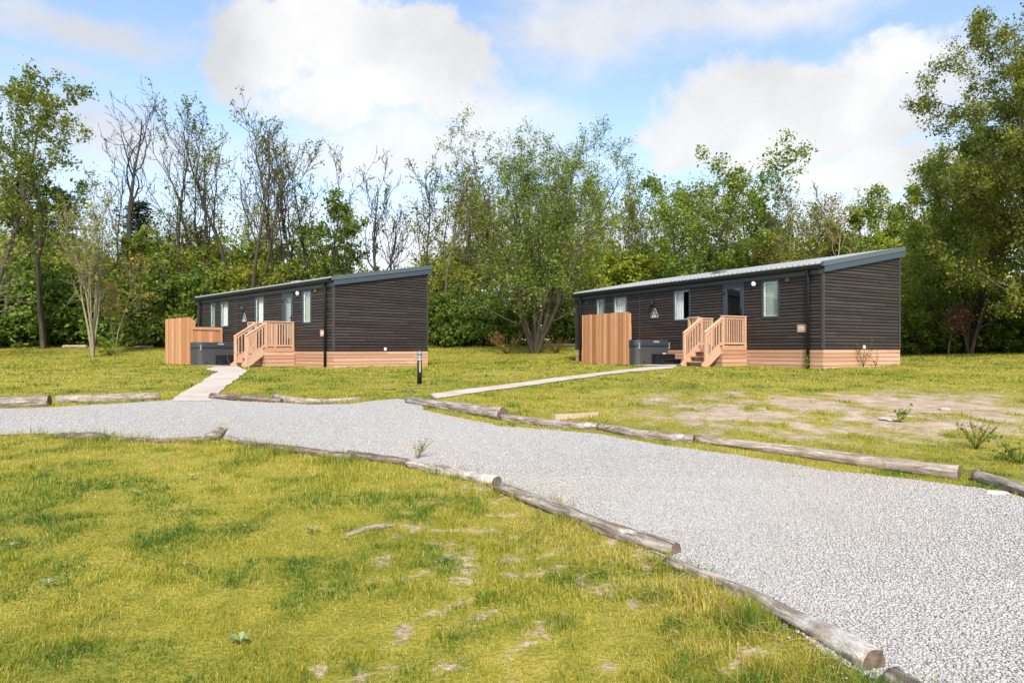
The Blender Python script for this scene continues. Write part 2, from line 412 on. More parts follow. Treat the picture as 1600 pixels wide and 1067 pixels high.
# bare-soil mask: the worn area in front of the numbered lodge, and small worn spots in the near lawn
def soil(x, y):
    x = np.asarray(x, float); y = np.asarray(y, float)
    a = np.exp(-(((x - 5.2) / 3.6) ** 4 + ((y - 10.4 - .12 * (x - 5)) / 2.8) ** 4))
    b = np.exp(-(((x - 8.0) / 3.0) ** 2 + ((y - 11.2) / 1.3) ** 2)) * 1.1
    m = np.maximum(a, b); n = fbm(x * 3.4, y * 2.2, 5, 5); n2 = fbm(x * .7 + 9, y * .6, 8)
    s = np.clip(m * (.66 + (n - .5) * 2.3 + (n2 - .5) * .9), 0, .9)
    n3 = fbm(x * 8.0 + 31, y * 8.0, 12, 5); m3 = fbm(x * .45 + 3, y * .45 + 7, 15)
    w = sstep(.44, .62, m3 + .22 * np.exp(-((x - .2) / 1.0) ** 2 - ((y - 2.7) / .7) ** 2)) * sstep(.55, .70, n3)
    s = np.maximum(s, np.where((y < 6) & (x < 3.6), w * .60, w * .4 * (y < 30)))
    return s

def axis(lo, hi, step, far, grow_=1.22):
    a = list(np.arange(lo, hi, step)); s = step; x = lo; left = []
    while x > -far: s *= grow_; x -= s; left.append(x)
    s = step; x = a[-1]; right = []
    while x < far: s *= grow_; x += s; right.append(x)
    return np.array(left[::-1] + a + right)
gx = axis(-17, 19, .125, 250); gy = axis(1.0, 34, .125, 330)
gy = gy[(gy > -70)]
GX, GY = np.meshgrid(gx, gy)
V = np.stack([GX.ravel(), GY.ravel(), H(GX, GY).ravel()], 1)
nx, ny = len(gx), len(gy)
I = (np.arange(ny - 1)[:, None] * nx + np.arange(nx - 1)[None]).ravel()
me = np_mesh('ground', V, np.stack([I, I + 1, I + nx + 1, I + nx], 1), smooth=True)
a_ = me.attributes.new('soil', 'FLOAT', 'POINT'); a_.data.foreach_set('value', soil(V[:, 0], V[:, 1]).astype(np.float32))
tag(link('ground', me, M['ground']), kind='structure')

def drape(name, poly, mat, dz, step=.3):
    from mathutils.geometry import delaunay_2d_cdt
    P = np.array(poly); pts = [Vector(p) for p in P]; n = len(pts)
    # densify the outline
    D = []
    for i in range(n):
        a, b = pts[i], pts[(i + 1) % n]; k = max(1, int((b - a).length / step))
        for j in range(k): D.append(a.lerp(b, j / k))
    lo, hi = P.min(0), P.max(0)
    st = step * 1.3
    xs, ys = np.meshgrid(np.arange(lo[0], hi[0], st), np.arange(lo[1], hi[1], st))
    xs, ys = xs.ravel(), ys.ravel(); k = inpoly(xs, ys, P)
    edges = [(i, (i + 1) % len(D)) for i in range(len(D))]
    allp = D + [Vector((float(a), float(b))) for a, b in zip(xs[k], ys[k])]
    vs, es, fs, *_ = delaunay_2d_cdt(allp, edges, [], 1, 1e-5)
    vx = np.array([v[:] for v in vs]); z = H(vx[:, 0], vx[:, 1]) + dz
    me = bpy.data.meshes.new(name); me.from_pydata([(a, b, c) for (a, b), c in zip(vx, z)], [], [tuple(f) for f in fs])
    for p in me.polygons: p.use_smooth = True
    me.update()
    o = link(name, me, mat); return tag(o, kind='structure')
def wob(L, amp, s, step=.25):
    out = []
    for i in range(len(L) - 1):
        a, b = Vector(L[i]), Vector(L[i + 1]); k = max(1, int((b - a).length / step))
        if (b - a).length > 12: k = 4
        for j in range(k):
            p = a.lerp(b, j / k); nn = Vector((-(b - a).y, (b - a).x)).normalized()
            q = (float(fbm(p.x * 2.2, p.y * 2.2, s, 3)) - .5) * 2 * amp * min(1, p.y / 6 + .3)
            out.append(tuple(p + nn * q))
    out.append(L[-1]); return out
fw2 = wob(fw, .13, 3); nw2 = wob(nw, .10, 4)
road_poly = np.array(fw2 + nw2[::-1])
drape('gravel_road', road_poly, M['gravel'], .010, .4)
drape('path', wob(pathR + [pathR[0]], .06, 7)[:-1], M['concrete'], .016)
drape('path', wob(pathL + [pathL[0]], .06, 9)[:-1], M['concrete'], .016)
drape('path', slabs[0], M['concrete'], .022)
drape('path', slabs[1], M['concrete'], .022)

# ------------------------------------------------------------------ scatter: grass and gravel
rng = np.random.default_rng(11)
def scatter(y0, y1, dens, xmax=.80):
    area = (y1 - y0) * (y0 + y1) * xmax
    n = int(area * dens)
    y = np.sqrt(rng.random(n) * (y1 ** 2 - y0 ** 2) + y0 ** 2); x = (rng.random(n) * 2 - 1) * xmax * y
    return x, y
RN = [tuple(p) for p in nw2]; RF = [tuple(p) for p in fw2]
allpaths = [pathR, pathL] + slabs
def grass_band(y0, y1, dens, hgt, wid, two):
    x, y = scatter(y0, y1, dens)
    k = ~inpoly(x, y, road_poly)
    if y0 < 8: k |= (pdist(x, y, RN) < .14) & (vnoise(x * 2.1, y * 2.1, 71) > .62) & (rng.random(len(x)) < .4)
    k &= ~onhouse(x, y, -.03)
    for p in allpaths: k &= ~inpoly(x, y, np.array(p))
    x, y = x[k], y[k]
    s = soil(x, y)
    clump = fbm(x * 1.9, y * 1.9, 21); clump2 = fbm(x * .42, y * .42, 33); fine = fbm(x * 7, y * 7, 41, 2); tuft = fbm(x * 4.1 + 5, y * 4.1, 51, 3)
    keep = rng.random(len(x)) > np.clip(s * 1.95 - .10, 0, .95)
    keep &= rng.random(len(x)) < (.45 + .9 * sstep(.35, .6, fine))
    x, y, clump, clump2, fine, s, tuft = (a[keep] for a in (x, y, clump, clump2, fine, s, tuft)); tuft = sstep(.58, .70, tuft); mid = sstep(.50, .66, fbm(x * 2.9 + 50, y * 2.9, 61, 4))
    n = len(x)
    dn = pdist(x, y, RN[5:] if y1 < 20 else RN); df = pdist(x, y, RF)
    edge = np.exp(-(dn / .22) ** 2) * 1.1 * (1 - .8 * sstep(4, 6, y)) + np.exp(-(df / .22) ** 2) * .7
    ed2 = np.exp(-((dn - .25) / .45) ** 2)
    h = hgt * (.35 + .55 * rng.random(n) + 1.3 * sstep(.46, .68, clump) * rng.random(n) + .8 * tuft * rng.random(n)) * (1 + 1.1 * edge * rng.random(n) + .9 * ed2 * (y < 9))
    h = h + (.03 + .09 * rng.random(n)) * np.exp(-((dn - .16) / .16) ** 2) * (1 - sstep(3.5, 5.5, y)) * sstep(.35, .6, clump + .15 * rng.random(n))
    h *= 1 - .7 * np.clip(s, 0, 1)
    tall = rng.random(n) > .994
    w = wid * (.7 + .6 * rng.random(n))
    green = sstep(.46, .66, clump) * .55 + sstep(.44, .60, clump2) * .50 + .22 * edge
    t = np.clip(.81 - .13 * (1 - sstep(4, 7, y)) * sstep(2.0, -1.5, x) + .22 * (fine - .5) - green * .42 - .22 * tuft - .34 * mid + .32 * np.clip(s * 1.6, 0, 1) + rng.normal(0, .14, n), 0, .93)
    dry = rng.random(n) < (.04 + .16 * ed2 * (y < 9)); t[dry] = .9 + .1 * rng.random(dry.sum())
    h[tall] *= 1.7
    az = rng.random(n) * 6.2832; lean = np.abs(rng.normal(.55, .4, n)) + dry * .9
    dx, dy = np.cos(az), np.sin(az)
    z = H(x, y) - .004
    wa = az + 1.5708 + rng.normal(0, .5, n); wx, wy = np.cos(wa) * w / 2, np.sin(wa) * w / 2
    sl, cl = np.sin(np.minimum(lean, 1.4)), np.cos(np.minimum(lean, 1.4))
    if two:
        mx, my, mz = x + dx * h * .5 * sl * .55, y + dy * h * .5 * sl * .55, z + h * .5 * (cl * .6 + .4)
        tx, ty, tz = mx + dx * h * .5 * np.minimum(1, sl * 1.35), my + dy * h * .5 * np.minimum(1, sl * 1.35), mz + h * .5 * cl * .8
        Vv = np.stack([np.stack([x - wx, y - wy, z], 1), np.stack([x + wx, y + wy, z], 1), np.stack([mx + wx * .85, my + wy * .85, mz], 1), np.stack([mx - wx * .85, my - wy * .85, mz], 1),
                       np.stack([tx + wx * .1, ty + wy * .1, tz], 1), np.stack([tx - wx * .1, ty - wy * .1, tz], 1)], 1).reshape(-1, 3)
        b = np.arange(n) * 6
        Fq = np.concatenate([np.stack([b, b + 1, b + 2, b + 3], 1), np.stack([b + 3, b + 2, b + 4, b + 5], 1)]); t = np.concatenate([t, t])
    else:
        tx, ty, tz = x + dx * h * sl, y + dy * h * sl, z + h * cl
        Vv = np.stack([np.stack([x - wx, y - wy, z], 1), np.stack([x + wx, y + wy, z], 1), np.stack([tx + wx * .25, ty + wy * .25, tz], 1), np.stack([tx - wx * .25, ty - wy * .25, tz], 1)], 1).reshape(-1, 3)
        b = np.arange(n) * 4; Fq = np.stack([b, b + 1, b + 2, b + 3], 1)
    return Vv, Fq, t
bands = [grass_band(1.6, 3.2, 15000, .030, .0028, True), grass_band(3.2, 5.0, 8500, .031, .0038, True), grass_band(5.0, 8.5, 3200, .034, .0065, False),
         grass_band(8.5, 14, 950, .036, .013, False), grass_band(14, 24, 260, .036, .026, False), grass_band(24, 46, 80, .042, .05, False)]
off = 0; VV = []; FF = []; TT = []
for v, f, t in bands: VV.append(v); FF.append(f + off); TT.append(t); off += len(v)
g = link('grass', np_mesh('grass', np.concatenate(VV), np.concatenate(FF), np.concatenate(TT)), M['blade'])
tag(g, 'short yellow green lawn grass with darker tufts', 'grass', kind='stuff')

def stones(y0, y1, dens, size):
    x, y = scatter(y0, y1, dens, .82)
    k = inpoly(x, y, road_poly); spill = (pdist(x, y, RN) < .16 * rng.random(len(x)) ** 1.5) & (y < 9)
    k |= spill & (rng.random(len(x)) < .12); k &= rng.random(len(x)) < np.clip((13.2 - y) / 6, 0, 1) ** 1.4; x, y = x[k], y[k]; n = len(x)
    s = size * (.45 + .8 * rng.random(n) ** 1.5)
    base = np.array([(-1,-1,-1),(1,-1,-1),(1,1,-1),(-1,1,-1),(-1,-1,1),(1,-1,1),(1,1,1),(-1,1,1)], float) * .5
    P = base[None] * (1 + rng.uniform(-.45, .35, (n, 8, 3))) * np.array([1.25, .95, .75])
    a = rng.random(n) * 6.2832; b = rng.normal(0, .5, n)
    ca, sa, cb, sb = np.cos(a), np.sin(a), np.cos(b), np.sin(b)
    X, Y, Z = P[..., 0], P[..., 1], P[..., 2]
    Y, Z = Y * cb[:, None] - Z * sb[:, None], Y * sb[:, None] + Z * cb[:, None]
    X, Y = X * ca[:, None] - Y * sa[:, None], X * sa[:, None] + Y * ca[:, None]
    Vv = np.stack([X * s[:, None] + x[:, None], Y * s[:, None] + y[:, None], Z * s[:, None] + (H(x, y) + .012 + s * .12)[:, None]], -1).reshape(-1, 3)
    q = np.array([(0,3,2,1),(4,5,6,7),(0,1,5,4),(1,2,6,5),(2,3,7,6),(3,0,4,7)])
    Fq = (np.arange(n)[:, None, None] * 8 + q[None]).reshape(-1, 4)
    t = np.repeat(np.clip(rng.normal(.55, .19, n), 0, 1), 6)
    return Vv, Fq, t
sb_ = [stones(1.7, 3.6, 15000, .0086), stones(3.6, 6.0, 9500, .0088), stones(6.0, 13.0, 2600, .0105)]
off = 0; VV = []; FF = []; TT = []
for v, f, t in sb_: VV.append(v); FF.append(f + off); TT.append(t); off += len(v)
g = link('gravel', np_mesh('gravel', np.concatenate(VV), np.concatenate(FF), np.concatenate(TT)), M['stone'])
tag(g, 'loose pale grey gravel chippings covering the road', 'gravel', kind='stuff')

# ------------------------------------------------------------------ lodge
PITCH = .1
PROF = [(0, -.006), (.07, .018), (.25, .022), (.70, .018), (.84, .004), (1.0, -.006)]
def siding(length, zb, zt, holes, slope=None, rnd=None, out=1, sm=False):
    """strips (a along wall, offset outward, z); slope(z) gives the start of the wall at height z"""
    res = []
    nrow = int(math.ceil((zt - zb) / PITCH))
    cuts = sorted(set([h[2] for h in holes] + [h[3] for h in holes]))
    for r in range(nrow):
        tn = rnd.random() if rnd else .5
        knots = [(zb + (r + f) * PITCH, o) for f, o in PROF]
        zs = []
        for (za, oa), (zc, oc) in zip(knots[:-1], knots[1:]):
            sub = [za] + [c for c in cuts if za < c < zc] + [zc]
            for p, q in zip(sub[:-1], sub[1:]):
                op = oa + (oc - oa) * (p - za) / (zc - za); oq = oa + (oc - oa) * (q - za) / (zc - za)
                zs.append((p, op, q, oq))
        joints = sorted(rnd.sample([x * .6 for x in range(1, int(length / .6))], min(2, int(length / 3)))) if rnd and length > 3 else []
        for p, op, q, oq in zs:
            if p >= zt: continue
            mid = (p + q) / 2; iv = [(0, length)]
            for a0, a1, h0, h1 in holes:
                if h0 <= mid <= h1:
                    nv = []
                    for b0, b1 in iv:
                        if a1 <= b0 or a0 >= b1: nv.append((b0, b1))
                        else:
                            if a0 > b0: nv.append((b0, a0))
                            if a1 < b1: nv.append((a1, b1))
                    iv = nv
            for b0, b1 in iv:
                s0 = s1 = b0
                if slope:
                    s0 = max(b0, slope(p)); s1 = max(b0, slope(q))
                    if s0 >= b1: continue
                    s1 = min(s1, b1)
                edges = [b0] + [j for j in joints if max(s0, s1, b0) + .05 < j < b1 - .05] + [b1]
                for e, (c0, c1) in enumerate(zip(edges[:-1], edges[1:])):
                    res.append((s0 if e == 0 else c0, s1 if e == 0 else c0, c1, op, oq, p, q, (.70 + .3 * ((tn + e * .37) % 1)) if oq < op - .008 and oq > 0 else .62 * ((tn + e * .37) % 1)))  # up-facing ledge strips take the pale stops: glint lines put into the colour
    return res

# openings on the long wall: (u0, u1, z0, z1)
WIN = [(1.47, 2.13, ZS + .96, ZS + 2.14, 'blind'), (5.20, 6.05, ZS + 1.0, ZS + 2.14, 'half'), (8.62, 9.51, ZS + 1.0, ZS + 2.13, 'net'), (10.05, 10.66, ZS + 1.0, ZS + 2.13, 'blind')]
DOOR = (2.83, 3.69, .77, ZS + 2.15)

def lodge(fr, wid, label, seed, k):
    rnd = random.Random(seed)
    L = empty('lodge', fr.w(0, 0), fr.th, label, 'lodge', 'black timber lodges on the lawn')
    ho = [(a + .02, b - .02, c + .02, d - .02) for a, b, c, d, _ in WIN] + [(DOOR[0] + .02, DOOR[1] - .02, DOOR[2], DOOR[3] - .02)]
    sl = (HH - HL) / wid
    # long wall, local x = 0 looking to -x
    m = MB()
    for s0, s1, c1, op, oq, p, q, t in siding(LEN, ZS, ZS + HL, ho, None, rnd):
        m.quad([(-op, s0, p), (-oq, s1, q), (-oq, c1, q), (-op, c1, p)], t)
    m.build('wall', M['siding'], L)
    # gable walls
    for uu, sg in ((0, -1), (LEN, 1)):
        m = MB()
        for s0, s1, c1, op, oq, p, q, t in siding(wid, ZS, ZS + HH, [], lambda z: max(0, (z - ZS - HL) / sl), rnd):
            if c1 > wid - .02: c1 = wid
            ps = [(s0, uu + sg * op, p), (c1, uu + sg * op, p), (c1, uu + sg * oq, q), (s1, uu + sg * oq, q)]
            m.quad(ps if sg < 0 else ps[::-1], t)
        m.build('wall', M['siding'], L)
    m = MB()
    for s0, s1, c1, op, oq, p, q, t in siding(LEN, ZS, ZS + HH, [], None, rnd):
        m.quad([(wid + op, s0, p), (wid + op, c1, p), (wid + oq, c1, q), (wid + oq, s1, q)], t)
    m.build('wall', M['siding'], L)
    # interior shell so that the windows look into a dim room
    m = MB(); e = .09
    x1, y0, y1 = 2.2, e, LEN - e
    m.quad([(x1, y0, ZS + .1), (x1, y1, ZS + .1), (x1, y1, ZS + 2.3), (x1, y0, ZS + 2.3)])
    m.quad([(e, y0, ZS + .1), (e, y1, ZS + .1), (x1, y1, ZS + .1), (x1, y0, ZS + .1)])
    m.quad([(e, y0, ZS + 2.3), (x1, y0, ZS + 2.3), (x1, y1, ZS + 2.3), (e, y1, ZS + 2.3)])
    for yy in (y0, y1, 2.5, 4.6, 7.6, 9.8): m.quad([(e, yy, ZS + .1), (x1, yy, ZS + .1), (x1, yy, ZS + 2.3), (e, yy, ZS + 2.3)])
    m.build('interior', M['inside'], L)
    # skirting boards
    m = MB(); bh = .118
    for r in range(6):
        z1 = ZS - .012 - r * bh; z0 = z1 - bh + .015
        for (a, b) in ((0, 2.6), (2.6, 6.3), (6.3, 9.4), (9.4, LEN)):
            m.box(-.016 - rnd.random() * .003, .004, a + .001 + (-.016 if a == 0 else 0), b - .001, z0, z1, rnd.random())
        jx = .35 + rnd.random() * .3
        for (a, b) in ((.006, wid * (jx - .05 + rnd.random() * .3)), (None, wid + .012)):
            if a is None: a = pb + .002
            m.box(a, b, -.016 - rnd.random() * .003, .006, z0, z1, .25 + .75 * rnd.random()); pb = b
        m.box(wid - .006, wid + .016, .01, LEN, z0, z1, rnd.random())
        m.box(0, wid, LEN - .006, LEN + .016, z0, z1, rnd.random())
    m.box(.02, wid - .02, .02, LEN - .02, 0, ZS - .02, 0)
    m.build('skirting', M['larch_h'], L)
    m = MB(); m.box(-.026, wid + .022, -.026, LEN + .02, ZS - .012, ZS + .010); m.build('sill_strip', M['black'], L)
    # corner trims, vertical cover strips
    for (a, b, c, d) in ((-.026, .045, -.030, .045), (wid - .045, wid + .026, -.030, .045), (-.026, .045, LEN - .045, LEN + .03), (wid - .045, wid + .026, LEN - .045, LEN + .03)):
        m = MB(); m.box(a, b, c, d, ZS + .010, ZS + (HL if a < 1 else HH) - .01); m.build('corner_trim', M['cornertrim'], L)
    m = MB(); m.box(-.025, 0, 7.86, 7.92, ZS + .010, ZS + HL); m.build('cover_strip', M['cornertrim'], L)
    # fascia, gutter, bargeboard and verge trims
    m = MB(); m.box(-.06, .03, -.02, LEN + .05, ZS + HL - .045, ZS + HL + .085); m.build('fascia', M['frame'], L)
    m = MB()
    zz = ZS + HL + .085; gp = []
    for a in range(9):
        an = math.pi + math.pi * a / 8; gp.append((-.125 + .075 * math.cos(an), zz + .06 + .075 * math.sin(an)))
    for (xa, za), (xb, zb) in zip(gp[:-1], gp[1:]): m.quad([(xa, .02, za), (xb, .02, zb), (xb, LEN + .08, zb), (xa, LEN + .08, za)], sm=True)
    for yy in (.02, LEN + .08): m.quad([(x, yy, z) for x, z in gp])
    m.box(-.064, -.02, -.02, LEN + .05, ZS + HL + .086, ZS + HL + .20)
    m.box(-.196, -.19, .02, LEN + .08, zz + .058, zz + .115)
    m.build('gutter', M['black'], L)
    sx = sl
    for yy, sg in ((-.10, 1), (LEN + .04, 1)):
        m = MB()
        def slab_(x0, x1, ya, yb, lo, hi):
            z = lambda x: ZS + HL + sx * x
            c = [(x0, ya, z(x0) + lo), (x1, ya, z(x1) + lo), (x1, yb, z(x1) + lo), (x0, yb, z(x0) + lo), (x0, ya, z(x0) + hi), (x1, ya, z(x1) + hi), (x1, yb, z(x1) + hi), (x0, yb, z(x0) + hi)]
            i = len(m.v); m.v += c
            for f in ((0,3,2,1),(4,5,6,7),(0,1,5,4),(1,2,6,5),(2,3,7,6),(3,0,4,7)): m.f.append(tuple(i + q for q in f)); m.m.append(0); m.t.append(.5); m.sm.append(False)
        slab_(-.035, wid + .16, yy + .012, yy + .06, -.005, .168); m.build('bargeboard', M['barge'], L)
        m = MB(); slab_(-.09, wid + .18, yy, yy + .10, .172, .31); slab_(-.09, wid + .18, yy - .008, yy, .168, .184); m.build('verge_trim', M['trim'], L)
    # roof: ribbed sheet
    m = MB(); per = .19; n = int((LEN + .04) / per); prof = []
    for i in range(n + 1):
        b = -.0 + i * per
        prof += [(b, 0), (b + per * .52, 0), (b + per * .60, .036), (b + per * .92, .036)]
    prof = [(y, z) for y, z in prof if y < LEN + .04]
    zr = lambda x: ZS + HL + .235 + sx * (x + .14)
    x0, x1 = -.14, wid + .17
    cs = [x0 + (x1 - x0) * i / 10 for i in range(11)]
    for xa, xb in zip(cs[:-1], cs[1:]):
        for (ya, za), (yb, zb) in zip(prof[:-1], prof[1:]):
            m.quad([(xa, ya, zr(xa) + za), (xb, ya, zr(xb) + za + .006), (xb, yb, zr(xb) + zb + .006), (xa, yb, zr(xa) + zb)], rnd.random())
    for (ya, za), (yb, zb) in zip(prof[:-1], prof[1:]):
        m.quad([(x0, ya, zr(x0) - .012), (x0, ya, zr(x0) + za), (x0, yb, zr(x0) + zb), (x0, yb, zr(x0) - .012)])
    m.quad([(x0, 0, zr(x0) - .012), (x0, LEN + .04, zr(x0) - .012), (x1, LEN + .04, zr(x1) - .012), (x1, 0, zr(x1) - .012)])
    m.quad([(x1, 0, zr(x1) - .012), (x1, LEN + .04, zr(x1) - .012), (x1, LEN + .04, zr(x1) + .03), (x1, 0, zr(x1) + .03)])
    rf = m.build('roof', M['roof'], L)
    m = MB(); m.beam((1.0, 5.0, zr(1.0) + .05), (1.35, 5.0, zr(1.35) + .05), .45, .06); m.beam((1.05, 5.0, zr(1.05) + .10), (1.3, 5.0, zr(1.3) + .10), .36, .05)
    m.build('roof_vent', M['domegrey'] if k == 'R' else M['silver'], L)
    # downpipes
    for uu in (.44, 11.72):
        m = MB(); zt = ZS + HL + .13
        m.tube([(-.125, uu, zt), (-.125, uu, zt - .07), (-.085, uu, zt - .20), (-.068, uu, zt - .27), (-.068, uu, .05)], [.048] * 5, 12)
        for zc in (ZS + .35, ZS + 1.2, ZS + 1.9): m.box(-.112, -.01, uu - .05, uu + .05, zc, zc + .035)
        m.build('downpipe', M['black'], L)
    # windows
    for (a, b, c, d, kind) in WIN:
        if k == 'L' and kind == 'half': kind = 'pulled'
        m = MB(); w = .062; o0, o1 = -.036, .05
        for (p, q, r, s) in ((a, b, c, c + w), (a, b, d - w, d), (a, a + w, c + w, d - w), (b - w, b, c + w, d - w)): m.box(o0, o1, p, q, r, s)
        wd = m.build('window', M['frame'], L, bevel=.006)
        m = MB(); m.box(-.012, -.004, a + w, b - w, c + w, d - w); m.build('pane', M['glass'], wd)
        m = MB(); wi = .028      # white inner casement on the far side of the glass
        for (p, q, r, s) in ((a + w, b - w, c + w, c + w + wi), (a + w, b - w, d - w - wi, d - w), (b - w - wi * 1.6, b - w, c + w + wi, d - w - wi), (a + w, a + w + wi * .6, c + w + wi, d - w - wi)): m.box(.004, .035, p, q, r, s)
        for zz in (c + .22, d - .3): m.box(-.0035, .004, b - w - .075, b - w - .035, zz, zz + .11)
        m.build('casement', M['white'], wd)
        def drape_(y0, y1, x, amp, n, z0, z1, name, mat):
            m = MB(); ys_ = np.linspace(y0, y1, n * 6 + 1)
            xs_ = [x + amp * math.sin(i / 6 * 2 * math.pi) + amp * .4 * rnd.random() for i in range(len(ys_))]
            for i in range(len(ys_) - 1): m.quad([(xs_[i], ys_[i], z0), (xs_[i], ys_[i], z1), (xs_[i + 1], ys_[i + 1], z1), (xs_[i + 1], ys_[i + 1], z0)], sm=True)
            m.build(name, mat, wd)
        if kind == 'blind': drape_(a + .02, b - .02, .075, .004, 1, c + .02, d - .02, 'blind', M['blind'])
        elif kind == 'half': drape_(b - .40, b - .05, .10, .018, 4, c + .03, d - .03, 'curtain', M['curtain'])
        elif kind == 'pulled': drape_(b - .72, b - .1, .10, .02, 5, c + .03, d - .03, 'curtain', M['curtain'])
        else: drape_(a + .02, b - .02, .10, .016, 7, c + .03, d - .03, 'curtain', M['curtain'])
    # door
    a, b, c, d = DOOR; m = MB()
    for (p, q, r, s) in ((a, b, d - .06, d), (a, a + .06, c, d - .06), (b - .06, b, c, d - .06)): m.box(-.04, .05, p, q, r, s)
    w2 = .15
    for (p, q, r, s) in ((a + .063, b - .063, c, c + .32), (a + .063, b - .063, d - .17, d - .063), (a + .063, a + w2, c + .32, d - .17), (b - w2, b - .063, c + .32, d - .17)): m.box(-.028, .04, p, q, r, s)
    dr = m.build('door', M['frame'], L, bevel=.005)
    m = MB(); m.box(-.010, -.004, a + w2, b - w2, c + .32, d - .17); m.build('pane', M['glass'], dr)
    m = MB(); m.box(-.055, -.028, a + .085, a + .12, c + .92, c + 1.16); m.beam((-.07, a + .10, c + 1.06), (-.07, a + .22, c + 1.06), .02, .02); m.build('handle', M['black'], dr)
    for zz in (c + .3, d - .35): m = MB(); m.box(-.055, -.04, b - .075, b - .02, zz, zz + .09); m.build('hinge', M['black'], dr)
    if k == 'L':
        m = MB(); m.quad([(.12, a + .03, c + .05), (.12, b - .03, c + .05), (.12, b - .03, d - .05), (.12, a + .03, d - .05)]); m.build('blind', M['blind'], dr)
    # bulkhead lamp, alarm box, small dark spot lamp, socket boxes
    m = MB(); m.tube([(-.0, 2.44, ZS + 2.07), (-.05, 2.44, ZS + 2.07), (-.09, 2.44, ZS + 2.05)], [.05, .055, .03], 12); lp = m.build('bulkhead_lamp', M['black'], L)
    m = MB(); rr = .085; cy, cz = 2.40, ZS + 2.06
    m.tube([(-.045, cy, cz), (-.065, cy, cz), (-.10, cy - .01, cz - .01), (-.115, cy - .01, cz - .01)], [rr * .8, rr, rr * .85, rr * .3], 16); m.build('lamp_cover', M['white'], lp)
    m = MB(); m.box(-.055, -.012, 1.10, 1.24, ZS + 2.03, ZS + 2.14); m.build('alarm_box', M['maroon'], L, bevel=.006)
    m = MB(); m.box(-.05, -.01, 7.08, 7.17, ZS + 1.60, ZS + 1.80); m.tube([(-.09, 7.12, ZS + 1.80), (-.09, 7.12, ZS + 1.62)], [.045, .045], 12); m.build('spot_lamp', M['black'] if k == 'R' else M['cornertrim'], L)
    m = MB(); m.box(-.045, -.012, 11.25, 11.4, ZS + 1.95, ZS + 2.05); m.build('vent_cover', M['cornertrim'], L)
    gv = wid * .505 if k == 'R' else wid * .52
    m = MB(); m.box(gv - .045, gv + .045, -.045, -.012, ZS + .015, ZS + .115); m.build('socket_box', M['white'], L, bevel=.006)
    # ---- signs on the wall, things of their own
    s = empty('number_sign', fr.w(-.021, .665, ZS + .61), fr.th, 'copper brown plaque reading 151 beside the downpipe of the nearer lodge' if k == 'R' else 'copper brown plaque reading 150 beside the downpipe of the farther lodge', 'sign', 'number plaques of the lodges')
    m = MB(); m.box(-.022, 0, -.165, .165, -.115, .115, .5); m.build('plaque', M['plaque'], s, bevel=.006)
    m = MB()
    def glyph(ch, y):      # y = centre, writing runs towards -y
        h = .05; st = .013
        if ch == '1':
            m.box(-.027, -.0225, y - st * .6, y + st * .6, -h, h); m.box(-.027, -.0225, y - .022, y + .022, -h - .004, -h + .008); m.beam((-.0247, y + .002, h - .004), (-.0247, y + .022, h - .02), .004, .012)
        elif ch == '5':
            m.box(-.027, -.0225, y - .026, y + .024, h - .014, h + .002); m.box(-.027, -.0225, y + .012, y + .024, 0, h - .014)
            pr = None
            for i in range(11):
                an = R(120 - i * 27); p = (-.0247, y - .026 * math.cos(an) * -1 * -1 + .002, -.018 + .032 * math.sin(an))
                if pr: m.beam(pr, p, .004, .012, up=(1,0,0))
                pr = p
        else:
            pr = None
            for i in range(15):
                an = 2 * math.pi * i / 14; p = (-.0247, y + .026 * math.cos(an), .047 * math.sin(an))
                if pr: m.beam(pr, p, .012, .006, up=(1,0,0))
                pr = p
    for i, ch in enumerate('151' if k == 'R' else '150'): glyph(ch, .066 - i * .066)
    m.build('numerals', M['cream'], s)
    s = empty('logo_sign', fr.w(-.021, 7.05, ZS + 1.20), fr.th, 'triangular pale logo sign with black chevron on the nearer lodge' if k == 'R' else 'triangular pale logo sign with black chevron on the farther lodge', 'sign', 'triangular logo signs')
    m = MB()
    def prism(pts, x0, x1, mi=0):
        f = [(x0, y, z) for y, z in pts]; b_ = [(x1, y, z) for y, z in pts]; n = len(pts)
        m.quad(f, m=mi); m.quad(b_[::-1], m=mi)
        for i in range(n): j = (i + 1) % n; m.quad([f[j], f[i], b_[i], b_[j]], m=mi)
    prism([(.21, -.01), (.21, .04), (.045, .33), (-.045, .33), (-.21, .04), (-.21, -.01)], -.012, 0); m.build('backing', M['signgrey'], s)
    m = MB(); prism([(.198, .008), (.19, .042), (.032, .318), (-.032, .318), (-.19, .042), (-.198, .008), (-.15, .01), (0, .262), (.15, .01)], -.0165, -.0125)
    prism([(.035 * math.cos(2 * math.pi * i / 10), .115 + .042 * math.sin(2 * math.pi * i / 10)) for i in range(10)], -.0165, -.0125)
    m.build('emblem', M['offblack'], s)
    # ---- entrance deck
    D = empty('entrance_deck', fr.w(0, 3.45, 0), fr.th, 'larch entrance steps and railed landing at the glazed door of ' + ('the nearer lodge' if k == 'R' else 'the farther lodge'), 'deck', 'entrance decks')
    def P(v, u, z): return (v, u - 3.45, z)
    u0, u1, vo, zt = 2.70, 4.20, -1.12, .74
    m = MB()
    for i in range(9):
        va = vo + .02 + i * .1205; m.box(va, va + .115, u0 - 3.45, u1 - 3.45, zt - .03, zt, rnd.random())
    m.build('platform', M['deckwood'], D)
    m = MB(); hb = .128
    for r in range(6):
        z1 = zt - .032 - r * hb; z0 = z1 - hb + .015
        m.box(vo, -.03, u0 - 3.45 - .002 * (r % 2), u0 - 3.45 + .02, z0, z1, rnd.random()); m.box(vo, -.03, u1 - 3.45 - .02, u1 - 3.45, z0, z1, rnd.random())
        m.box(vo - .018, vo + .004, u0 - 3.45, u1 - 3.45, z0, z1, rnd.random())
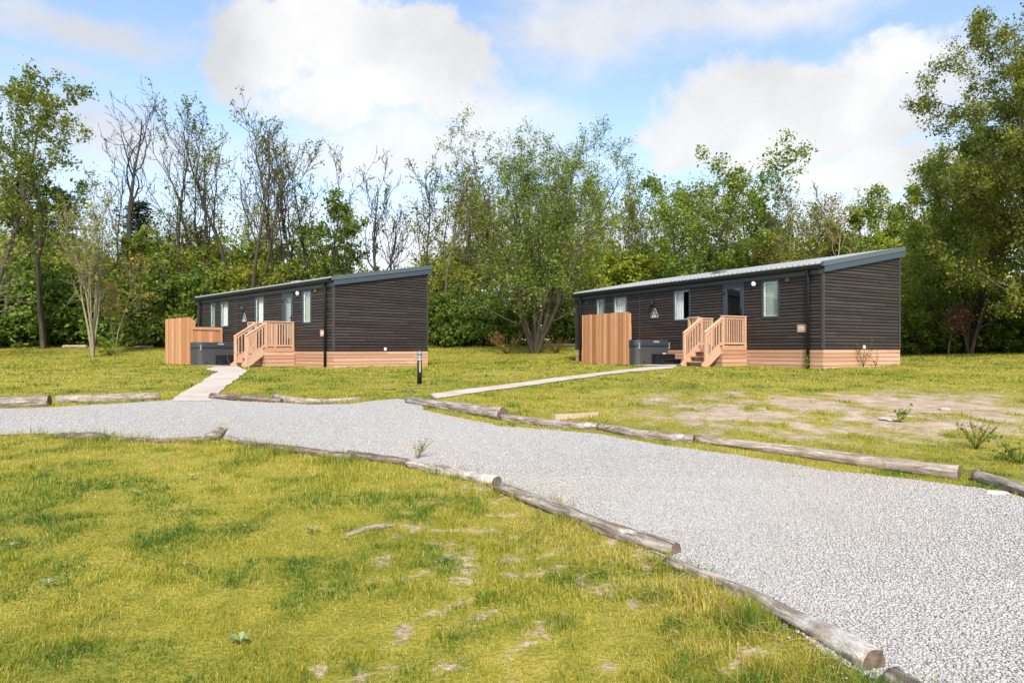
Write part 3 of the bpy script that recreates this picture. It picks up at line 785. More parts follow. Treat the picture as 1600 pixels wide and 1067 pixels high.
    m.build('riser_boards', M['larch_h'], D)
    def railing(a, b, top, nbal, foot, p0=True, p1=True, wide=.11):
        m = MB(); a = Vector(a); b = Vector(b); d = (b - a).normalized()
        up = Vector((0, 0, 1))
        for q, on in ((a, p0), (b, p1)):
            if on: m.box(q.x - .04, q.x + .04, q.y - .04, q.y + .04, q.z - foot, q.z + top - .03, .5)
        m.beam(a + up * (top - .015) - d * .045, b + up * (top - .015) + d * .045, wide, .035, .9)
        m.beam(a + up * (top - .075), b + up * (top - .075), .04, .07, .4)
        m.beam(a + up * .07, b + up * .07, .04, .06, .4)
        r = m.build('railing', M['deckwood'], D, bevel=.004)
        for i in range(nbal):
            q = a.lerp(b, (i + 1) / (nbal + 1)); mm = MB()
            mm.box(q.x - .017, q.x + .017, q.y - .017, q.y + .017, q.z + .10, q.z + top - .11, rnd.random()); mm.build('baluster', M['deckwood'], r)
    railing(P(-.08, u0 + .04, zt), P(vo + .04, u0 + .04, zt), .94, 9, .0)
    railing(P(-.08, u1 - .04, zt), P(vo + .04, u1 - .04, zt), .94, 9, .0)
    railing(P(vo + .04, u1 - .12, zt), P(vo + .04, 3.80, zt), .94, 3, .0, False, True)
    ve = -1.78; sl2 = (.74 - .10) / (1.94 - 1.12)
    for uu in (2.765, 3.67):
        m = MB(); m.beam(P(vo - .02, uu, .62), P(-1.90, uu, .06), .045, .22, .5); m.build('stringer', M['deckwood'], D, bevel=.004)
        a = Vector(P(vo + .03, uu, .74)); b = Vector(P(ve, uu, .235)); m = MB()
        m.box(b.x - .04, b.x + .04, b.y - .04, b.y + .04, .08, 1.13, .7); m.box(a.x - .0, a.x + .08, a.y - .04, a.y + .04, .66, 1.66, .4)
        m.beam(a + Vector((.02, 0, .88)), b + Vector((-.05, 0, .905)), .09, .04, .95); m.beam(a + Vector((0, 0, .815)), b + Vector((0, 0, .84)), .04, .08, .5)
        m.beam(a + Vector((0, 0, .09)), b + Vector((0, 0, .10)), .04, .06, .5)
        r = m.build('handrail', M['deckwood'], D, bevel=.004)
        for i in range(5):
            q = a.lerp(b, (i + 1) / 6); mm = MB(); mm.box(q.x - .017, q.x + .017, q.y - .017, q.y + .017, q.z + .10, q.z + .80, rnd.random()); mm.build('baluster', M['deckwood'], r)
    for i, zt_ in enumerate((.575, .41, .245)):
        m = MB(); va = vo - .21 * (i + 1); m.box(va - .01, va + .22, 2.79 - 3.45, 3.645 - 3.45, zt_ - .04, zt_, rnd.random()); m.build('tread', M['deckwood'], D, bevel=.005)
    # ---- privacy screen round the hot tub
    S = empty('privacy_screen', fr.w(-2.35, 7.1 + (.75 if k == 'L' else 0), 0), fr.th, 'tall larch board fence hiding the hot tub of ' + ('the nearer lodge' if k == 'R' else 'the farther lodge'), 'fence', 'hot tub screens')
    def Q(v, u, z): return (v + 2.35, u - 7.1, z)
    m = MB(); u = 5.75; i = 0; ue = 8.42
    while u < ue:
        w = .122 + rnd.random() * .012; o = (i % 2) * .014
        x0, y0, _ = Q(-2.35 - o, u, 0); m.box(x0, x0 + .02, y0, min(y0 + w, ue - 7.1), .09 + rnd.random() * .02, 1.905 + rnd.random() * .01, rnd.random()); u += w + .011; i += 1
    m.box(.035, .075, 5.75 - 7.1, ue - 7.1, .35, .44); m.box(.035, .075, 5.75 - 7.1, ue - 7.1, 1.55, 1.64)
    m.build('front_panel', M['larch_v'], S)
    for uu in (5.80, 8.36): m = MB(); m.box(.036, .12, uu - 7.145, uu - 7.055, .0, 1.86, .6); m.build('post', M['larch_v'], S)
    for nm, v0, v1, uu, top in (('end_panel', -2.22, -1.22, 8.40, 1.90), ('low_panel', -2.22, -.14, 8.29, 1.62)):
        m = MB(); v = v0
        while v < v1:
            w = .145 + rnd.random() * .01; x0, y0, _ = Q(v, uu, 0); m.box(x0, min(x0 + w, v1 + 2.35), y0 - .01, y0 + .012, .12, top, rnd.random()); v += w + .003
        x0, y0, _ = Q(v0, uu, 0); m.box(x0, v1 + 2.35, y0 - .05, y0 - .011, top - .11, top - .002, .8)
        m.box(v1 + 2.35 - .07, v1 + 2.35 + .003, y0 - .055, y0 - .0505 + .03, .1, top - .112, .7)
        m.build(nm, M['larch_v'], S)
    # ---- hot tub
    T = empty('hot_tub', fr.w(-1.57, 6.2 + (.4 if k == 'L' else 0), 0), fr.th, 'dark grey square hot tub with closed cover beside ' + ('the nearer lodge' if k == 'R' else 'the farther lodge'), 'hot tub', 'hot tubs')
    def rsq(hx, hy, r, n=6):
        o = []
        for cx_, cy_, a0 in ((hx - r, hy - r, 0), (-hx + r, hy - r, 90), (-hx + r, -hy + r, 180), (hx - r, -hy + r, 270)):
            for i in range(n + 1): an = R(a0 + 90 * i / n); o.append((cx_ + r * math.cos(an), cy_ + r * math.sin(an)))
        return o
    def extr(m, ring, z0, z1, t=.5, s1=1.0):
        n = len(ring); 
        for i in range(n):
            j = (i + 1) % n; m.quad([(*ring[i], z0), (*ring[j], z0), (ring[j][0] * s1, ring[j][1] * s1, z1), (ring[i][0] * s1, ring[i][1] * s1, z1)], t, sm=True)
        m.quad([(x * s1, y * s1, z1) for x, y in ring]); m.quad([(x, y, z0) for x, y in ring][::-1])
    m = MB(); hx, hy = .73, .84; extr(m, rsq(hx, hy, .16), .08, .74)
    sh = m.build('tub_shell', M['tub'], T)
    m = MB()
    for i in range(-5, 6):
        m.box(i * .105 - .046, i * .105 + .046, -hy - .010, -hy + .002, .16, .70, rnd.random()); m.box(-hx - .010, -hx + .002, i * .12 - .052, i * .12 + .052, .16, .70, rnd.random())
    m.build('side_panel', M['tub'], T)
    m = MB(); extr(m, rsq(hx + .035, hy + .035, .18), .745, .80); extr(m, rsq(hx + .03, hy + .03, .18), .802, .95, .5, .985); m.box(-hx - .02, hx + .02, -.012, .012, .945, .962)
    m.build('cover', M['tubcover'], T, bevel=.01)
    m = MB(); m.box(-.02, .2, -hy - .055, -hy - .02, .85, .92); m.build('control_panel', M['silver'], T)
    m = MB(); m.tube([(-hx + .3, -hy - .012, .20), (-hx + .3, -hy + .01, .20)], [.035, .035], 12); m.build('drain', M['black'], T)
    for xx in (-hx + .02, hx - .1): m = MB(); m.box(xx + .05, xx + .085, -hy - .03, -hy + .08, .64, .86); m.build('strap', M['silver'], T)
    if k == 'R': m = MB(); m.box(.40, .56, -hy - .016, -hy - .0105, .42, .50); m.build('warning_label', M['sticker'], T)
    B = empty('tub_step', fr.w(-1.28, 5.02 + (.4 if k == 'L' else 0), 0), fr.th, 'black two tread plastic step at the foot of the hot tub of ' + ('the nearer lodge' if k == 'R' else 'the farther lodge'), 'step', 'hot tub steps')
    m = MB()
    m.box(-.40, .40, .02, .30, .42, .47); m.box(-.40, .40, -.28, .02, .25, .30)
    for xx in (-.40, .35): m.box(xx, xx + .05, .02, .30, .08, .42); m.box(xx, xx + .05, -.26, .02, .08, .25)
    m.box(-.35, .35, .02, .04, .30, .42); m.box(-.35, .35, -.24, -.22, .10, .25)
    m.build('step_body', M['black'], B, bevel=.012)
    return L
lodge(FR, WID['R'], 'nearer black timber lodge with grey mono pitch roof and white number 151', 4, 'R')
lodge(FL, WID['L'], 'farther black timber lodge behind the short black bollard light', 9, 'L')
for o in COL.objects:
    if o.name == 'lodge': o['label'] = 'nearer black timber lodge with grey sloping roof, standing on the right'

# hose coil by the farther steps
p = FL.w(-1.55, 4.25, .0); p.z = float(H(p.x, p.y))
m = MB()
for k in range(2):
    r = .27 - .015 * k
    m.tube([(r * math.cos(a), .02 * k - .03 * math.sin(a), .31 + r * math.sin(a)) for a in np.linspace(0, 2 * math.pi, 26)], [.009] * 26, 6, cap=False)
o = m.build('garden_hose', M['tub'], None, p, R(20)); tag(o, 'coiled dark hose leaning by the wooden steps of the farther lodge', 'hose')

# ------------------------------------------------------------------ bollard light
p = G(655.5, 600)
b = empty('bollard_light', p, R(10), 'short black bollard light with grey domed cap on the lawn', 'bollard light')
hB = 52 * p.y / F
m = MB(); m.lathe([(.0, .0), (.052, .0), (.052, hB * .70), (.0, hB * .70)]); m.build('post', M['black'], b)
m = MB(); m.box(-.006, .022, -.0545, -.0512, hB * .36, hB * .69); m.build('peeled_strip', M['rust'], b)
m = MB()
for i in range(4): z = hB * (.705 + .038 * i); m.lathe([(.0, z), (.054, z), (.044, z + hB * .030), (.0, z + hB * .030)])
m.lathe([(.034, hB * .70), (.034, hB * .88)]); m.build('louvre', M['silver'], b)
m = MB(); m.lathe([(.0, hB * .86), (.058, hB * .865), (.060, hB * .90), (.052, hB * .95), (.032, hB * .985), (.0, hB)]); m.build('cap', M['domegrey'], b)

# ------------------------------------------------------------------ logs
def log(name, pts, mat, label, seed, cut=None, group='logs edging the gravel road', sink=.20, bow=0, lump=.24, cat='log'):
    "pts: (pixel x, pixel y of the underside, thickness in pixels)"
    rn = random.Random(seed); W = []
    for x, y, t in pts:
        g = G(x, y); r = t / 2 * g.y / F; W.append((g.x, g.y, g.z + r * (1 - 2 * sink), r))
    W = np.array(W); t = np.linspace(0, 1, len(W)); n = max(18, int(np.linalg.norm(W[-1, :3] - W[0, :3]) / .09))
    tt = np.linspace(0, 1, n)
    Q = np.stack([np.interp(tt, t, W[:, k]) for k in range(4)], 1)
    if len(W) > 2:
        ker = np.array([1, 2, 3, 2, 1]) / 9
        for k in range(4): Q[2:-2, k] = np.convolve(Q[:, k], ker, 'valid')
    c = Vector(Q[:, :3].mean(0)); d = Vector(Q[-1, :3] - Q[0, :3]); rz = math.atan2(d.y, d.x); pit = -math.atan2(d.z, math.hypot(d.x, d.y))
    Mx = Matrix.Translation(c) @ Matrix.Rotation(rz, 4, 'Z') @ Matrix.Rotation(pit, 4, 'Y'); inv = Mx.inverted()
    Lp = [inv @ Vector(q[:3]) for q in Q]; NS = 24; Vv = []; m = MB()
    for i in range(n):
        dd = (Lp[min(i + 1, n - 1)] - Lp[max(i - 1, 0)]).normalized()
        sd = Vector((-dd.y, dd.x, 0)).normalized(); up = dd.cross(sd) * 1.0
        if up.z < 0: up = -up
        for q in range(NS):
            an = 2 * math.pi * q / NS
            rr = Q[i, 3] * (1 + lump * 2 * (float(fbm(i * .22 + seed * 7.1, abs(q - 12) * .37, seed)) - .5) + .16 * (float(vnoise(i * .16 + seed, abs(q - 12) * 1.15 + .3 * math.sin(i * .3), seed + 9)) - .5) + .06 * (float(vnoise(i * 1.1, abs(q - 12) * .9, seed + 3)) - .5))
            m.v.append(tuple(Lp[i] + (sd * math.cos(an) + up * math.sin(an)) * rr))
    for i in range(n - 1):
        for q in range(NS): q2 = (q + 1) % NS; m.f.append((i*NS+q, (i+1)*NS+q, (i+1)*NS+q2, i*NS+q2)); m.m.append(0); m.t.append(.5); m.sm.append(True)
    for base, rev in ((0, False), ((n - 1) * NS, True)):
        ci = len(m.v); cpt = Lp[0] if base == 0 else Lp[-1]; m.v.append(tuple(cpt))
        for q in range(NS):
            a, b_ = base + q, base + (q + 1) % NS; m.f.append((ci, b_, a) if rev else (ci, a, b_)); m.m.append(1); m.t.append(.5); m.sm.append(False)
    o = link(name, m.mesh(name), [mat, cut or M['cut']]); o.matrix_world = Mx
    return tag(o, label, cat, group)
log('log', [(-45,638,22),(77,634,20)], M['log_bark'], 'thick grey log at the left edge of the photo beyond the road', 1)
log('log', [(88,629,13),(160,628,16),(248,624,13)], M['log_smooth'], 'pale straight log just left of the concrete path to the farther lodge', 2, M['cutpale'])
log('log', [(331,623,12),(380,626,13),(440,629,8)], M['log_brown'], 'thin crumbling log just right of the concrete path to the farther lodge', 3)
log('log', [(431,624,12),(455,630,12),(500,631,9),(564,626,7)], M['log_smooth'], 'thin bent branch log left of the bollard light', 4, M['cutpale'], lump=.25)
log('log', [(638,630,14),(720,643,18),(786,655,23)], M['log_bark'], 'thick knotty log at the corner where the road meets the path to the nearer lodge', 5)
log('log', [(784,656,12),(860,667,14),(938,671,12)], M['log_bark'], 'dark lumpy log between the knotty corner log and the loose plank', 6, lump=.22)
log('log', [(936,671,13),(985,682,15),(1085,692,17)], M['log_bark'], 'crooked log in front of the loose plank', 7, lump=.2)
log('log', [(1089,691,14),(1200,706,18),(1350,728,22),(1499,748,26)], M['log_smooth'], 'long smooth pale log on the far road edge before the bare soil', 8)
log('log', [(1527,750,20),(1660,792,25)], M['log_smooth'], 'smooth log cut off by the right edge of the photo', 9)
log('log', [(98,684,9),(125,687,15),(150,688,15),(172,687,9)], M['log_brown'], 'brown rotten stump log with a raised knot on the near lawn edge', 10, lump=.45)
log('log', [(172,688,7),(250,692,8),(330,689,10)], M['log_brown'], 'thin dark log lying between the rotten stump log and the upturned branch', 11)
log('log', [(372,694,9),(450,705,11),(553,720,14)], M['log_brown'], 'low half buried log left of the yellow flowering weed', 13)
log('log', [(545,716,17),(600,722,14),(640,727,12)], M['log_brown'], 'short half buried log with a split hollow end', 14)
log('log', [(638,729,14),(700,741,16),(776,760,20)], M['log_white'], 'pale split log behind the yellow flowering weed', 15)
log('log', [(778,766,17),(860,799,22),(960,838,25),(1056,870,28)], M['log_bark'], 'long ridged bark log on the near edge with a round sawn end', 16)
log('log', [(1040,883,16),(1110,909,20),(1200,953,27),(1290,1003,36),(1366,1051,44)], M['log_white'], 'peeling log with white patches, nearest whole log', 17)
log('log', [(1392,1072,38),(1500,1140,50)], M['log_bark'], 'log end cut off by the bottom edge of the photo', 18)
def prop_branch():
    g = G(335, 688); r = 7.5 * g.y / F; m = MB(); e = G(322, 688)
    a = Vector((e.x - g.x, .0, r * .6)); b = Vector((.06, 0, r * 1.5)); c = Vector((.06 + .06, -.02, .17))
    pts = [a.lerp(b, t) for t in (0, .4, .8)] + [b.lerp(c, t) for t in (.1, .4, .7, 1)]
    m.tube(pts, [r * .8, r * .95, r * 1.05, r * 1.1, r, r, r * .98], 14, capm=1)
    m.tube([(.10, 0, r * .4), (.26, .02, .01)], [r * .6, r * .3], 8)
    o = m.build('log', [M['log_bark'], M['cutpale']], None, g); tag(o, 'upturned branch stub with a sawn end pointing up beside the road', 'log', 'logs edging the gravel road')
prop_branch()
log('log', [(98,543,5),(136,543,5)], M['log_smooth'], 'far pale log lying at the foot of the pale multi stem tree', 21, M['cutpale'], 'logs lying by the woodland edge')
log('log', [(208,543,4),(240,543,4)], M['log_smooth'], 'far short log between the multi stem tree and the fence', 22, M['cutpale'], 'logs lying by the woodland edge')
log('log', [(676,537,3.5),(720,537,3.5)], M['log_smooth'], 'far pale log on the grass between the two lodges', 23, M['cutpale'], 'logs lying by the woodland edge')
log('log', [(845,540,4.5),(904,541,4.5)], M['log_smooth'], 'far log beside the willow and the nearer lodge end', 24, M['cutpale'], 'logs lying by the woodland edge')
log('stick', [(541,838,6),(575,828,10),(617,822,6)], M['log_smooth'], 'curved dry stick lying on the near lawn', 25, M['cutpale'], None, lump=.2, cat='stick')
a, b_ = G(865, 656), G(935, 650); d = (b_ - a); m = MB(); hw = d.length / 2
m.box(-hw, -.25 * hw, -.05, .05, -.01, .065, .7); m.box(-.25 * hw + .004, hw, -.05, .05, -.01, .065, .5)
o = m.build('plank', M['plank'], None, (a + b_) / 2, math.atan2(d.y, d.x)); tag(o, 'loose weathered plank lying on the grass', 'plank')
def rock(px, py, sx, sy, sz, seed, name, label, mat):
    rn = random.Random(seed); import bmesh
    bm = bmesh.new(); bmesh.ops.create_icosphere(bm, subdivisions=2, radius=1)
    for v in bm.verts: v.co *= .75 + .5 * rn.random(); v.co.x *= sx; v.co.y *= sy; v.co.z *= sz
    me = bpy.data.meshes.new(name); bm.to_mesh(me); bm.free()
    tag(link(name, me, mat, None, G(px, py), rn.random() * 3), label, 'stone')
rock(1556, 773, .13, .06, .03, 1, 'stone', 'flat white stone on the road edge by the right log', M['signgrey'])
rock(1385, 655, .22, .14, .03, 2, 'stone', 'pale flat stone on the bare soil', M['palestone'])
rock(1475, 640, .10, .08, .03, 5, 'stone', 'small flat stone on the bare soil, farther than the other one', M['palestone'])

# ------------------------------------------------------------------ vegetation generators
def rv(rn): return Vector((rn.gauss(0, 1), rn.gauss(0, 1), rn.gauss(0, 1)))
def grow(rn, starts, lv, leaf_from, minr=.008):
    br = []; anc = []
    def rec(p, d, Ln, r, k):
        c = lv[k]; n = c['seg']; pts = [p]; rad = [r]; ds = [d]
        for i in range(n):
            d = (d + rv(rn) * c['wan'] + Vector((0, 0, c['up']))).normalized()
            p = p + d * (Ln / n); pts.append(p); ds.append(d); rad.append(max(minr * .6, r * (1 - (i + 1) / n * c['tap'])))
        br.append((pts, rad, k))
        if k >= leaf_from: anc.extend(pts[1:]); anc.append(pts[-1])
        if k + 1 < len(lv):
            nc = lv[k + 1]; mm = rn.randint(*nc['n']); az = rn.random() * 6.28
            for j in range(mm):
                f = nc['f0'] + (nc['f1'] - nc['f0']) * ((j + rn.random()) / mm); x = min(f * n, n - 1e-4); i = int(x); fr_ = x - i
                q = pts[i].lerp(pts[i + 1], fr_); dd = ds[i + 1]; rr = rad[i] * (1 - fr_) + rad[i + 1] * fr_
                az += 2.4 + rn.uniform(-.5, .5); pr = dd.orthogonal().normalized(); pr.rotate(Matrix.Rotation(az, 3, dd))
                an = R(nc['ang'] + rn.gauss(0, nc['aj'])); nd = (dd * math.cos(an) + pr * math.sin(an)).normalized()
                LL = Ln * nc['lr'] * (1 - nc['fs'] * f) * rn.uniform(.7, 1.25)
                rec(q, nd, LL, max(minr, min(rr * .9, rr * nc['rr'])), k + 1)
    for p, d, Ln, r in starts: rec(Vector(p), Vector(d).normalized(), Ln, r, 0)
    return br, anc
def fit(br, anc, h, Y, wx=1.0):      # make the tallest twig reach h as seen from the lawn
    top = float(np.percentile([p.z * Y / max(Y * .6, Y + p.y * wx) for b in br if b[2] >= 2 for p in b[0]], 98.3)); k = h / top; kk = k * wx
    f = lambda p: Vector((p.x * kk, p.y * kk, p.z * k))
    return [([f(p) for p in b[0]], b[1], b[2]) for b in br], [f(a) for a in anc]
def branches_mesh(name, br, sides=(8, 6, 4, 3, 3)):
    m = MB()
    for pts, rad, k in br: m.tube(pts, rad, sides[min(k, len(sides) - 1)], cap=False)
    return m.mesh(name)
def leaves_mesh(name, anc, total, jit, size, seed, droop=0.0, aspect=.6, flat=0.0, tintj=.18):
    r = np.random.default_rng(seed); A = np.array([tuple(a) for a in anc]); n = total
    wt = np.exp(r.normal(0, .85, len(A))); idx = r.choice(len(A), n, p=wt / wt.sum()); ct = r.normal(0, .16, len(A))
    C = A[idx] + r.normal(0, jit, (n, 3)); C[:, 2] -= np.abs(r.normal(0, 1, n)) * droop
    ax = r.normal(0, 1, (n, 3)); ax[:, 2] -= .25 + droop * 2; ax[:, 2] *= 1 - flat; ax /= np.linalg.norm(ax, axis=1)[:, None]
    nb = r.normal(0, 1, (n, 3)); nb[:, 2] *= 1 - flat; b = np.cross(ax, nb); 
    if flat: b = np.cross(ax, np.array([0, 0, 1.0])[None] + nb * .3)
    b /= np.linalg.norm(b, axis=1)[:, None] + 1e-9
    s = size * (.45 + .55 * r.random(n) + .9 * r.random(n) ** 4)[:, None]
    nn = np.cross(ax, b) * s * .10
    Vv = np.stack([C - ax * s * .5, C + b * s * aspect * .5 - ax * s * .06 + nn, C + ax * s * .5, C - b * s * aspect * .5 - ax * s * .06 + nn], 1).reshape(-1, 3)
    q = np.arange(n) * 4
    return np_mesh(name, Vv, np.stack([q, q + 1, q + 2, q + 3], 1), np.clip(.5 + ct[idx] + r.normal(0, tintj, n), 0, 1))
def LV(seg, wan, up, tap, n=(0, 0), f0=.3, f1=1, ang=40, aj=10, lr=.5, fs=.3, rr=.6): return dict(seg=seg, wan=wan, up=up, tap=tap, n=n, f0=f0, f1=f1, ang=ang, aj=aj, lr=lr, fs=fs, rr=rr)
def plant_tree(name, px, Y, br, anc, bark, leafm, nleaf, jit, size, seed, label, cat='tree', group=None, droop=0, aspect=.6, rz=0, sides=(8,6,4,3,3), flat=0, dz=0):
    t = empty(name, at(px, Y) - Vector((0, 0, .05 - dz)), rz, label, cat, group)
    link('trunk', branches_mesh('trunk', br, sides), bark, t)
    if nleaf: link('crown', leaves_mesh('crown', anc, nleaf, jit, size, seed, droop, aspect, flat), leafm, t)
    return t
def top_h(px_top, Y, Zg): return (HY - px_top) / F * Y + CAMZ - Zg

GB = 'tall thin trees of the woodland edge'
def ash(px, top, Y, seed, label, lean=0, nleaf=500, stems=1, leafm='leaf_olive', bark='bark_dark', spread=1.0, clear=.42, lower=0, r=.17, leafsize=.17):
    rn = random.Random(seed); h = top_h(top, Y, at(px, Y).z); st = []
    for i in range(stems):
        a = rn.random() * 6.28; tl = (0 if stems == 1 else .11 * (i - (stems - 1) / 2)) + lean
        st.append(((tl * .8, .1 * math.sin(a), 0), (tl, .05 * math.sin(a), 1), h * .93 * (1 - .12 * (i % 2)), r * (1 - .2 * (i % 2))))
    lv = [LV(14, .055, .05, .86), LV(10, .17, .20, .80, (7, 9), clear, .97, 36 * spread, 10, .40, .45, .66), LV(7, .22, .16, .75, (4, 6), .2, 1, 34, 12, .50, .3, .64), LV(4, .26, .10, .55, (2, 3), .25, 1, 38, 12, .5, .3, .7)]
    br, anc = grow(rn, st, lv, 2, .021)
    br, anc = fit(br, anc, h, Y)
    if lower:
        an2 = [a for a in anc if a.z < h * lower]; anc = anc + an2 * 3
    return plant_tree('ash_tree', px, Y, br, anc, M[bark], M[leafm], nleaf, .13, leafsize, seed, label, 'tree', GB)

def leafy(name, px, top, Y, seed, label, leafm, nleaf, size, wid=1.0, stems=1, clear=.25, bark='bark_brown', lean=0, r=.2, ang=48, group=None, droop=0, jit=.16, lrx=1.0, nb=(9, 12), aspect=.6, spreadst=.3, broad=1.0):
    rn = random.Random(seed); h = top_h(top, Y, at(px, Y).z); st = []
    for i in range(stems):
        a = 6.28 * i / max(1, stems) + rn.random(); k = 0 if stems == 1 else spreadst * rn.uniform(.4, 1.15)
        st.append(((.25 * k * math.cos(a), .25 * k * math.sin(a), 0), (k * math.cos(a) + lean, k * math.sin(a), 1), h * .9 * rn.uniform(.8, 1.02) if stems > 1 else h * .88, r * rn.uniform(.6, 1)))
    lv = [LV(12, .07, .04, .9), LV(8, .13, .05 - droop * .3, .82, nb, clear, .98, ang * wid, 10, .42 * lrx, .5, .5), LV(6, .17, .03 - droop, .8, (6, 8), .2, 1, 42, 12, .42, .3, .5), LV(4, .2, -.01 - droop, .7, (4, 6), .15, 1, 42, 12, .42, .3, .6)]
    br, anc = grow(rn, st, lv, 2, .010)
    br, anc = fit(br, anc, h, Y, broad)
    return plant_tree(name, px, Y, br, anc, M[bark], M[leafm], nleaf, jit, size, seed, label, 'tree', group, droop, aspect)

# --- bare and thin-leaved trees along the back of the lawn
ash(200, 138, 46, 31, 'bare dead tree with a single straight trunk and forked top, tallest on the far left', 0, 0, clear=.50, spread=1.15, r=.24)
ash(284, 165, 47, 32, 'bare tree with dense upright twigs directly left of the farther lodge', .0, 150, 1, clear=.30)
ash(322, 170, 49, 33, 'bare tree with ivy green lower trunk behind the far end of the farther lodge', .02, 700, 1, clear=.32, lower=.45)
ash(368, 148, 46, 34, 'tall tree with small dark leaf tufts above the roof of the farther lodge', .03, 1300, 1, 'leaf_mid', clear=.36)
ash(386, 168, 45, 35, 'curving pale trunked tree leaning right above the farther lodge roof', .13, 700, 2, 'leaf_olive', 'bark_brown', clear=.4)
ash(418, 185, 48, 36, 'dark straight leaning tree just right of the curving pale trunked one', .07, 500, 1)
ash(487, 205, 46, 37, 'twin stemmed tree with bare upper twigs and leafy lower half', 0, 1500, 2, 'leaf_dark', lower=.55)
ash(600, 245, 45, 38, 'bare forked tree behind the high gable of the farther lodge', 0, 160, 2, clear=.38, spread=1.1)
ash(664, 240, 44, 39, 'slender bare tree rising past the high gable corner of the farther lodge', 0, 300, 1, clear=.55, r=.13)
ash(692, 255, 42, 40, 'slender crooked tree with sparse leaves between the two lodges', -.02, 900, 1, 'leaf_olive', 'bark_brown', clear=.45, r=.12)
ash(738, 262, 46, 41, 'olive leaved thin tree to the left of the big willow', .02, 1700, 2, 'leaf_olive', 'bark_brown', clear=.4)
ash(772, 250, 48, 42, 'brown topped thin tree partly hidden behind the big willow', .0, 2000, 2, 'leaf_olive', 'bark_brown', clear=.4)
ash(68, 140, 40, 43, 'left dark forked tree with leafy upper limbs near the photo edge', -.02, 3600, 2, 'leaf_dark', 'bark_brown', clear=.42, spread=1.2, leafsize=.2)
ash(175, 215, 50, 131, 'thin bare tree just left of the tallest dead tree', 0, 60, 1, r=.10, clear=.35)
ash(302, 182, 50, 132, 'bare tree between the two dense twigged ones left of the farther lodge', .02, 120, 1, r=.13, clear=.35)
ash(345, 190, 51, 133, 'bare thin tree behind the ivy green trunk', 0, 200, 1, r=.12, clear=.35)
ash(400, 205, 51, 134, 'bare thin tree behind the curving pale trunked one', .02, 200, 1, r=.12, clear=.35)
ash(445, 235, 50, 135, 'bare thin tree between the straight leaning tree and the twin stemmed one', .03, 250, 1, r=.11, clear=.35)
ash(515, 225, 50, 136, 'bare thin tree right of the twin stemmed one above the farther lodge', 0, 250, 1, r=.12, clear=.35)
ash(628, 290, 50, 137, 'small bare tree seen in the sky gap over the high gable of the farther lodge', 0, 60, 1, r=.08, clear=.35)
ash(258, 330, 50, 44, 'small bare twiggy tree behind the tall dead tree', 0, 0, 1, r=.09, clear=.3)
ash(1276, 288, 47, 45, 'thin bare tree right of the drooping birch', 0, 120, 1, r=.09, clear=.3)
ash(1312, 300, 46, 46, 'dry brown thin tree above the roof of the nearer lodge', 0, 500, 1, 'leaf_gold', 'bark_pale', r=.09, clear=.3)
ash(545, 300, 50, 47, 'bare tree half hidden behind the broad leafy maple', .05, 200, 1, r=.12)
ash(905, 262, 52, 48, 'thin sparse tree just right of the big willow', 0, 1200, 1, 'leaf_mid', 'bark_brown', r=.11)
ash(985, 285, 50, 49, 'thin leaved twin stemmed tree left of the tall maple behind the nearer lodge', 0, 1300, 2, 'leaf_mid', 'bark_brown', r=.10)
leafy('oak_tree', -35, 118, 36, 51, 'leafy tree cut by the left photo edge', 'leaf_mid', 8000, .17, .75, clear=.2, group=None)
leafy('maple_tree', 520, 305, 45, 52, 'broad layered dark leafy maple above the roof of the farther lodge', 'leaf_dark', 4800, .22, 1.25, 1, .15, 'bark_dark', r=.14, group=None)
leafy('willow_tree', 835, 212, 36, 53, 'big multi stem willow on the lawn between the two lodges', 'leaf_mid', 42000, .125, .9, 10, .12, 'bark_brown', r=.15, jit=.13, aspect=.45, spreadst=.42, broad=1.1)
leafy('maple_tree', 1092, 240, 48, 54, 'tall round crowned green maple behind the roof of the nearer lodge', 'leaf_mid', 13000, .21, 1.25, 2, .18, 'bark_dark', r=.2, jit=.22, broad=1.3, spreadst=.12)
leafy('maple_tree', 1165, 275, 50, 55, 'smaller green tree leaning right beside the tall round crowned maple', 'leaf_mid', 5200, .21, 1.0, 1, .35, 'bark_dark', lean=.10, r=.14, broad=1.2)
leafy('birch_tree', 1232, 292, 46, 56, 'yellowish birch with drooping twigs behind the nearer lodge', 'leaf_olive', 9000, .13, 1.0, 2, .25, 'bark_pale', r=.11, droop=.12, jit=.2, spreadst=.12)
leafy('maple_tree', 1380, 300, 42, 57, 'yellow green leafy tree behind the high gable of the nearer lodge', 'leaf_yellow', 12000, .19, 1.15, 2, .1, 'bark_brown', r=.14)
leafy('oak_tree', 1335, 300, 50, 58, 'dark green rounded tree behind the yellow green gable tree', 'leaf_mid', 7000, .21, 1.1, 1, .15, 'bark_brown')
leafy('lime_tree', 1668, -40, 23.5, 159, 'large leafy tree filling the right edge of the photo', 'leaf_lime', 140000, .102, 1.1, 4, .10, 'bark_brown', r=.2, jit=.14, lrx=1.05, nb=(15, 19), spreadst=.22, broad=1.05)
leafy('hazel_tree', 1515, 190, 28, 163, 'mid green leafy tree left of the large right edge tree', 'leaf_lime', 50000, .105, .9, 4, .06, 'bark_brown', r=.10, jit=.15, spreadst=.2)
leafy('hazel_tree', 1450, 285, 33, 61, 'yellow tinted leafy tree beside the high gable of the nearer lodge', 'leaf_yellow', 17000, .13, 1.1, 3, .06, 'bark_brown', r=.09, spreadst=.2)
leafy('birch_tree', 145, 285, 34.5, 62, 'pale multi stem young tree standing on the lawn at left', 'leaf_yellow', 1500, .15, .62, 6, .34, 'bark_pale', r=.075, spreadst=.13, broad=.62)
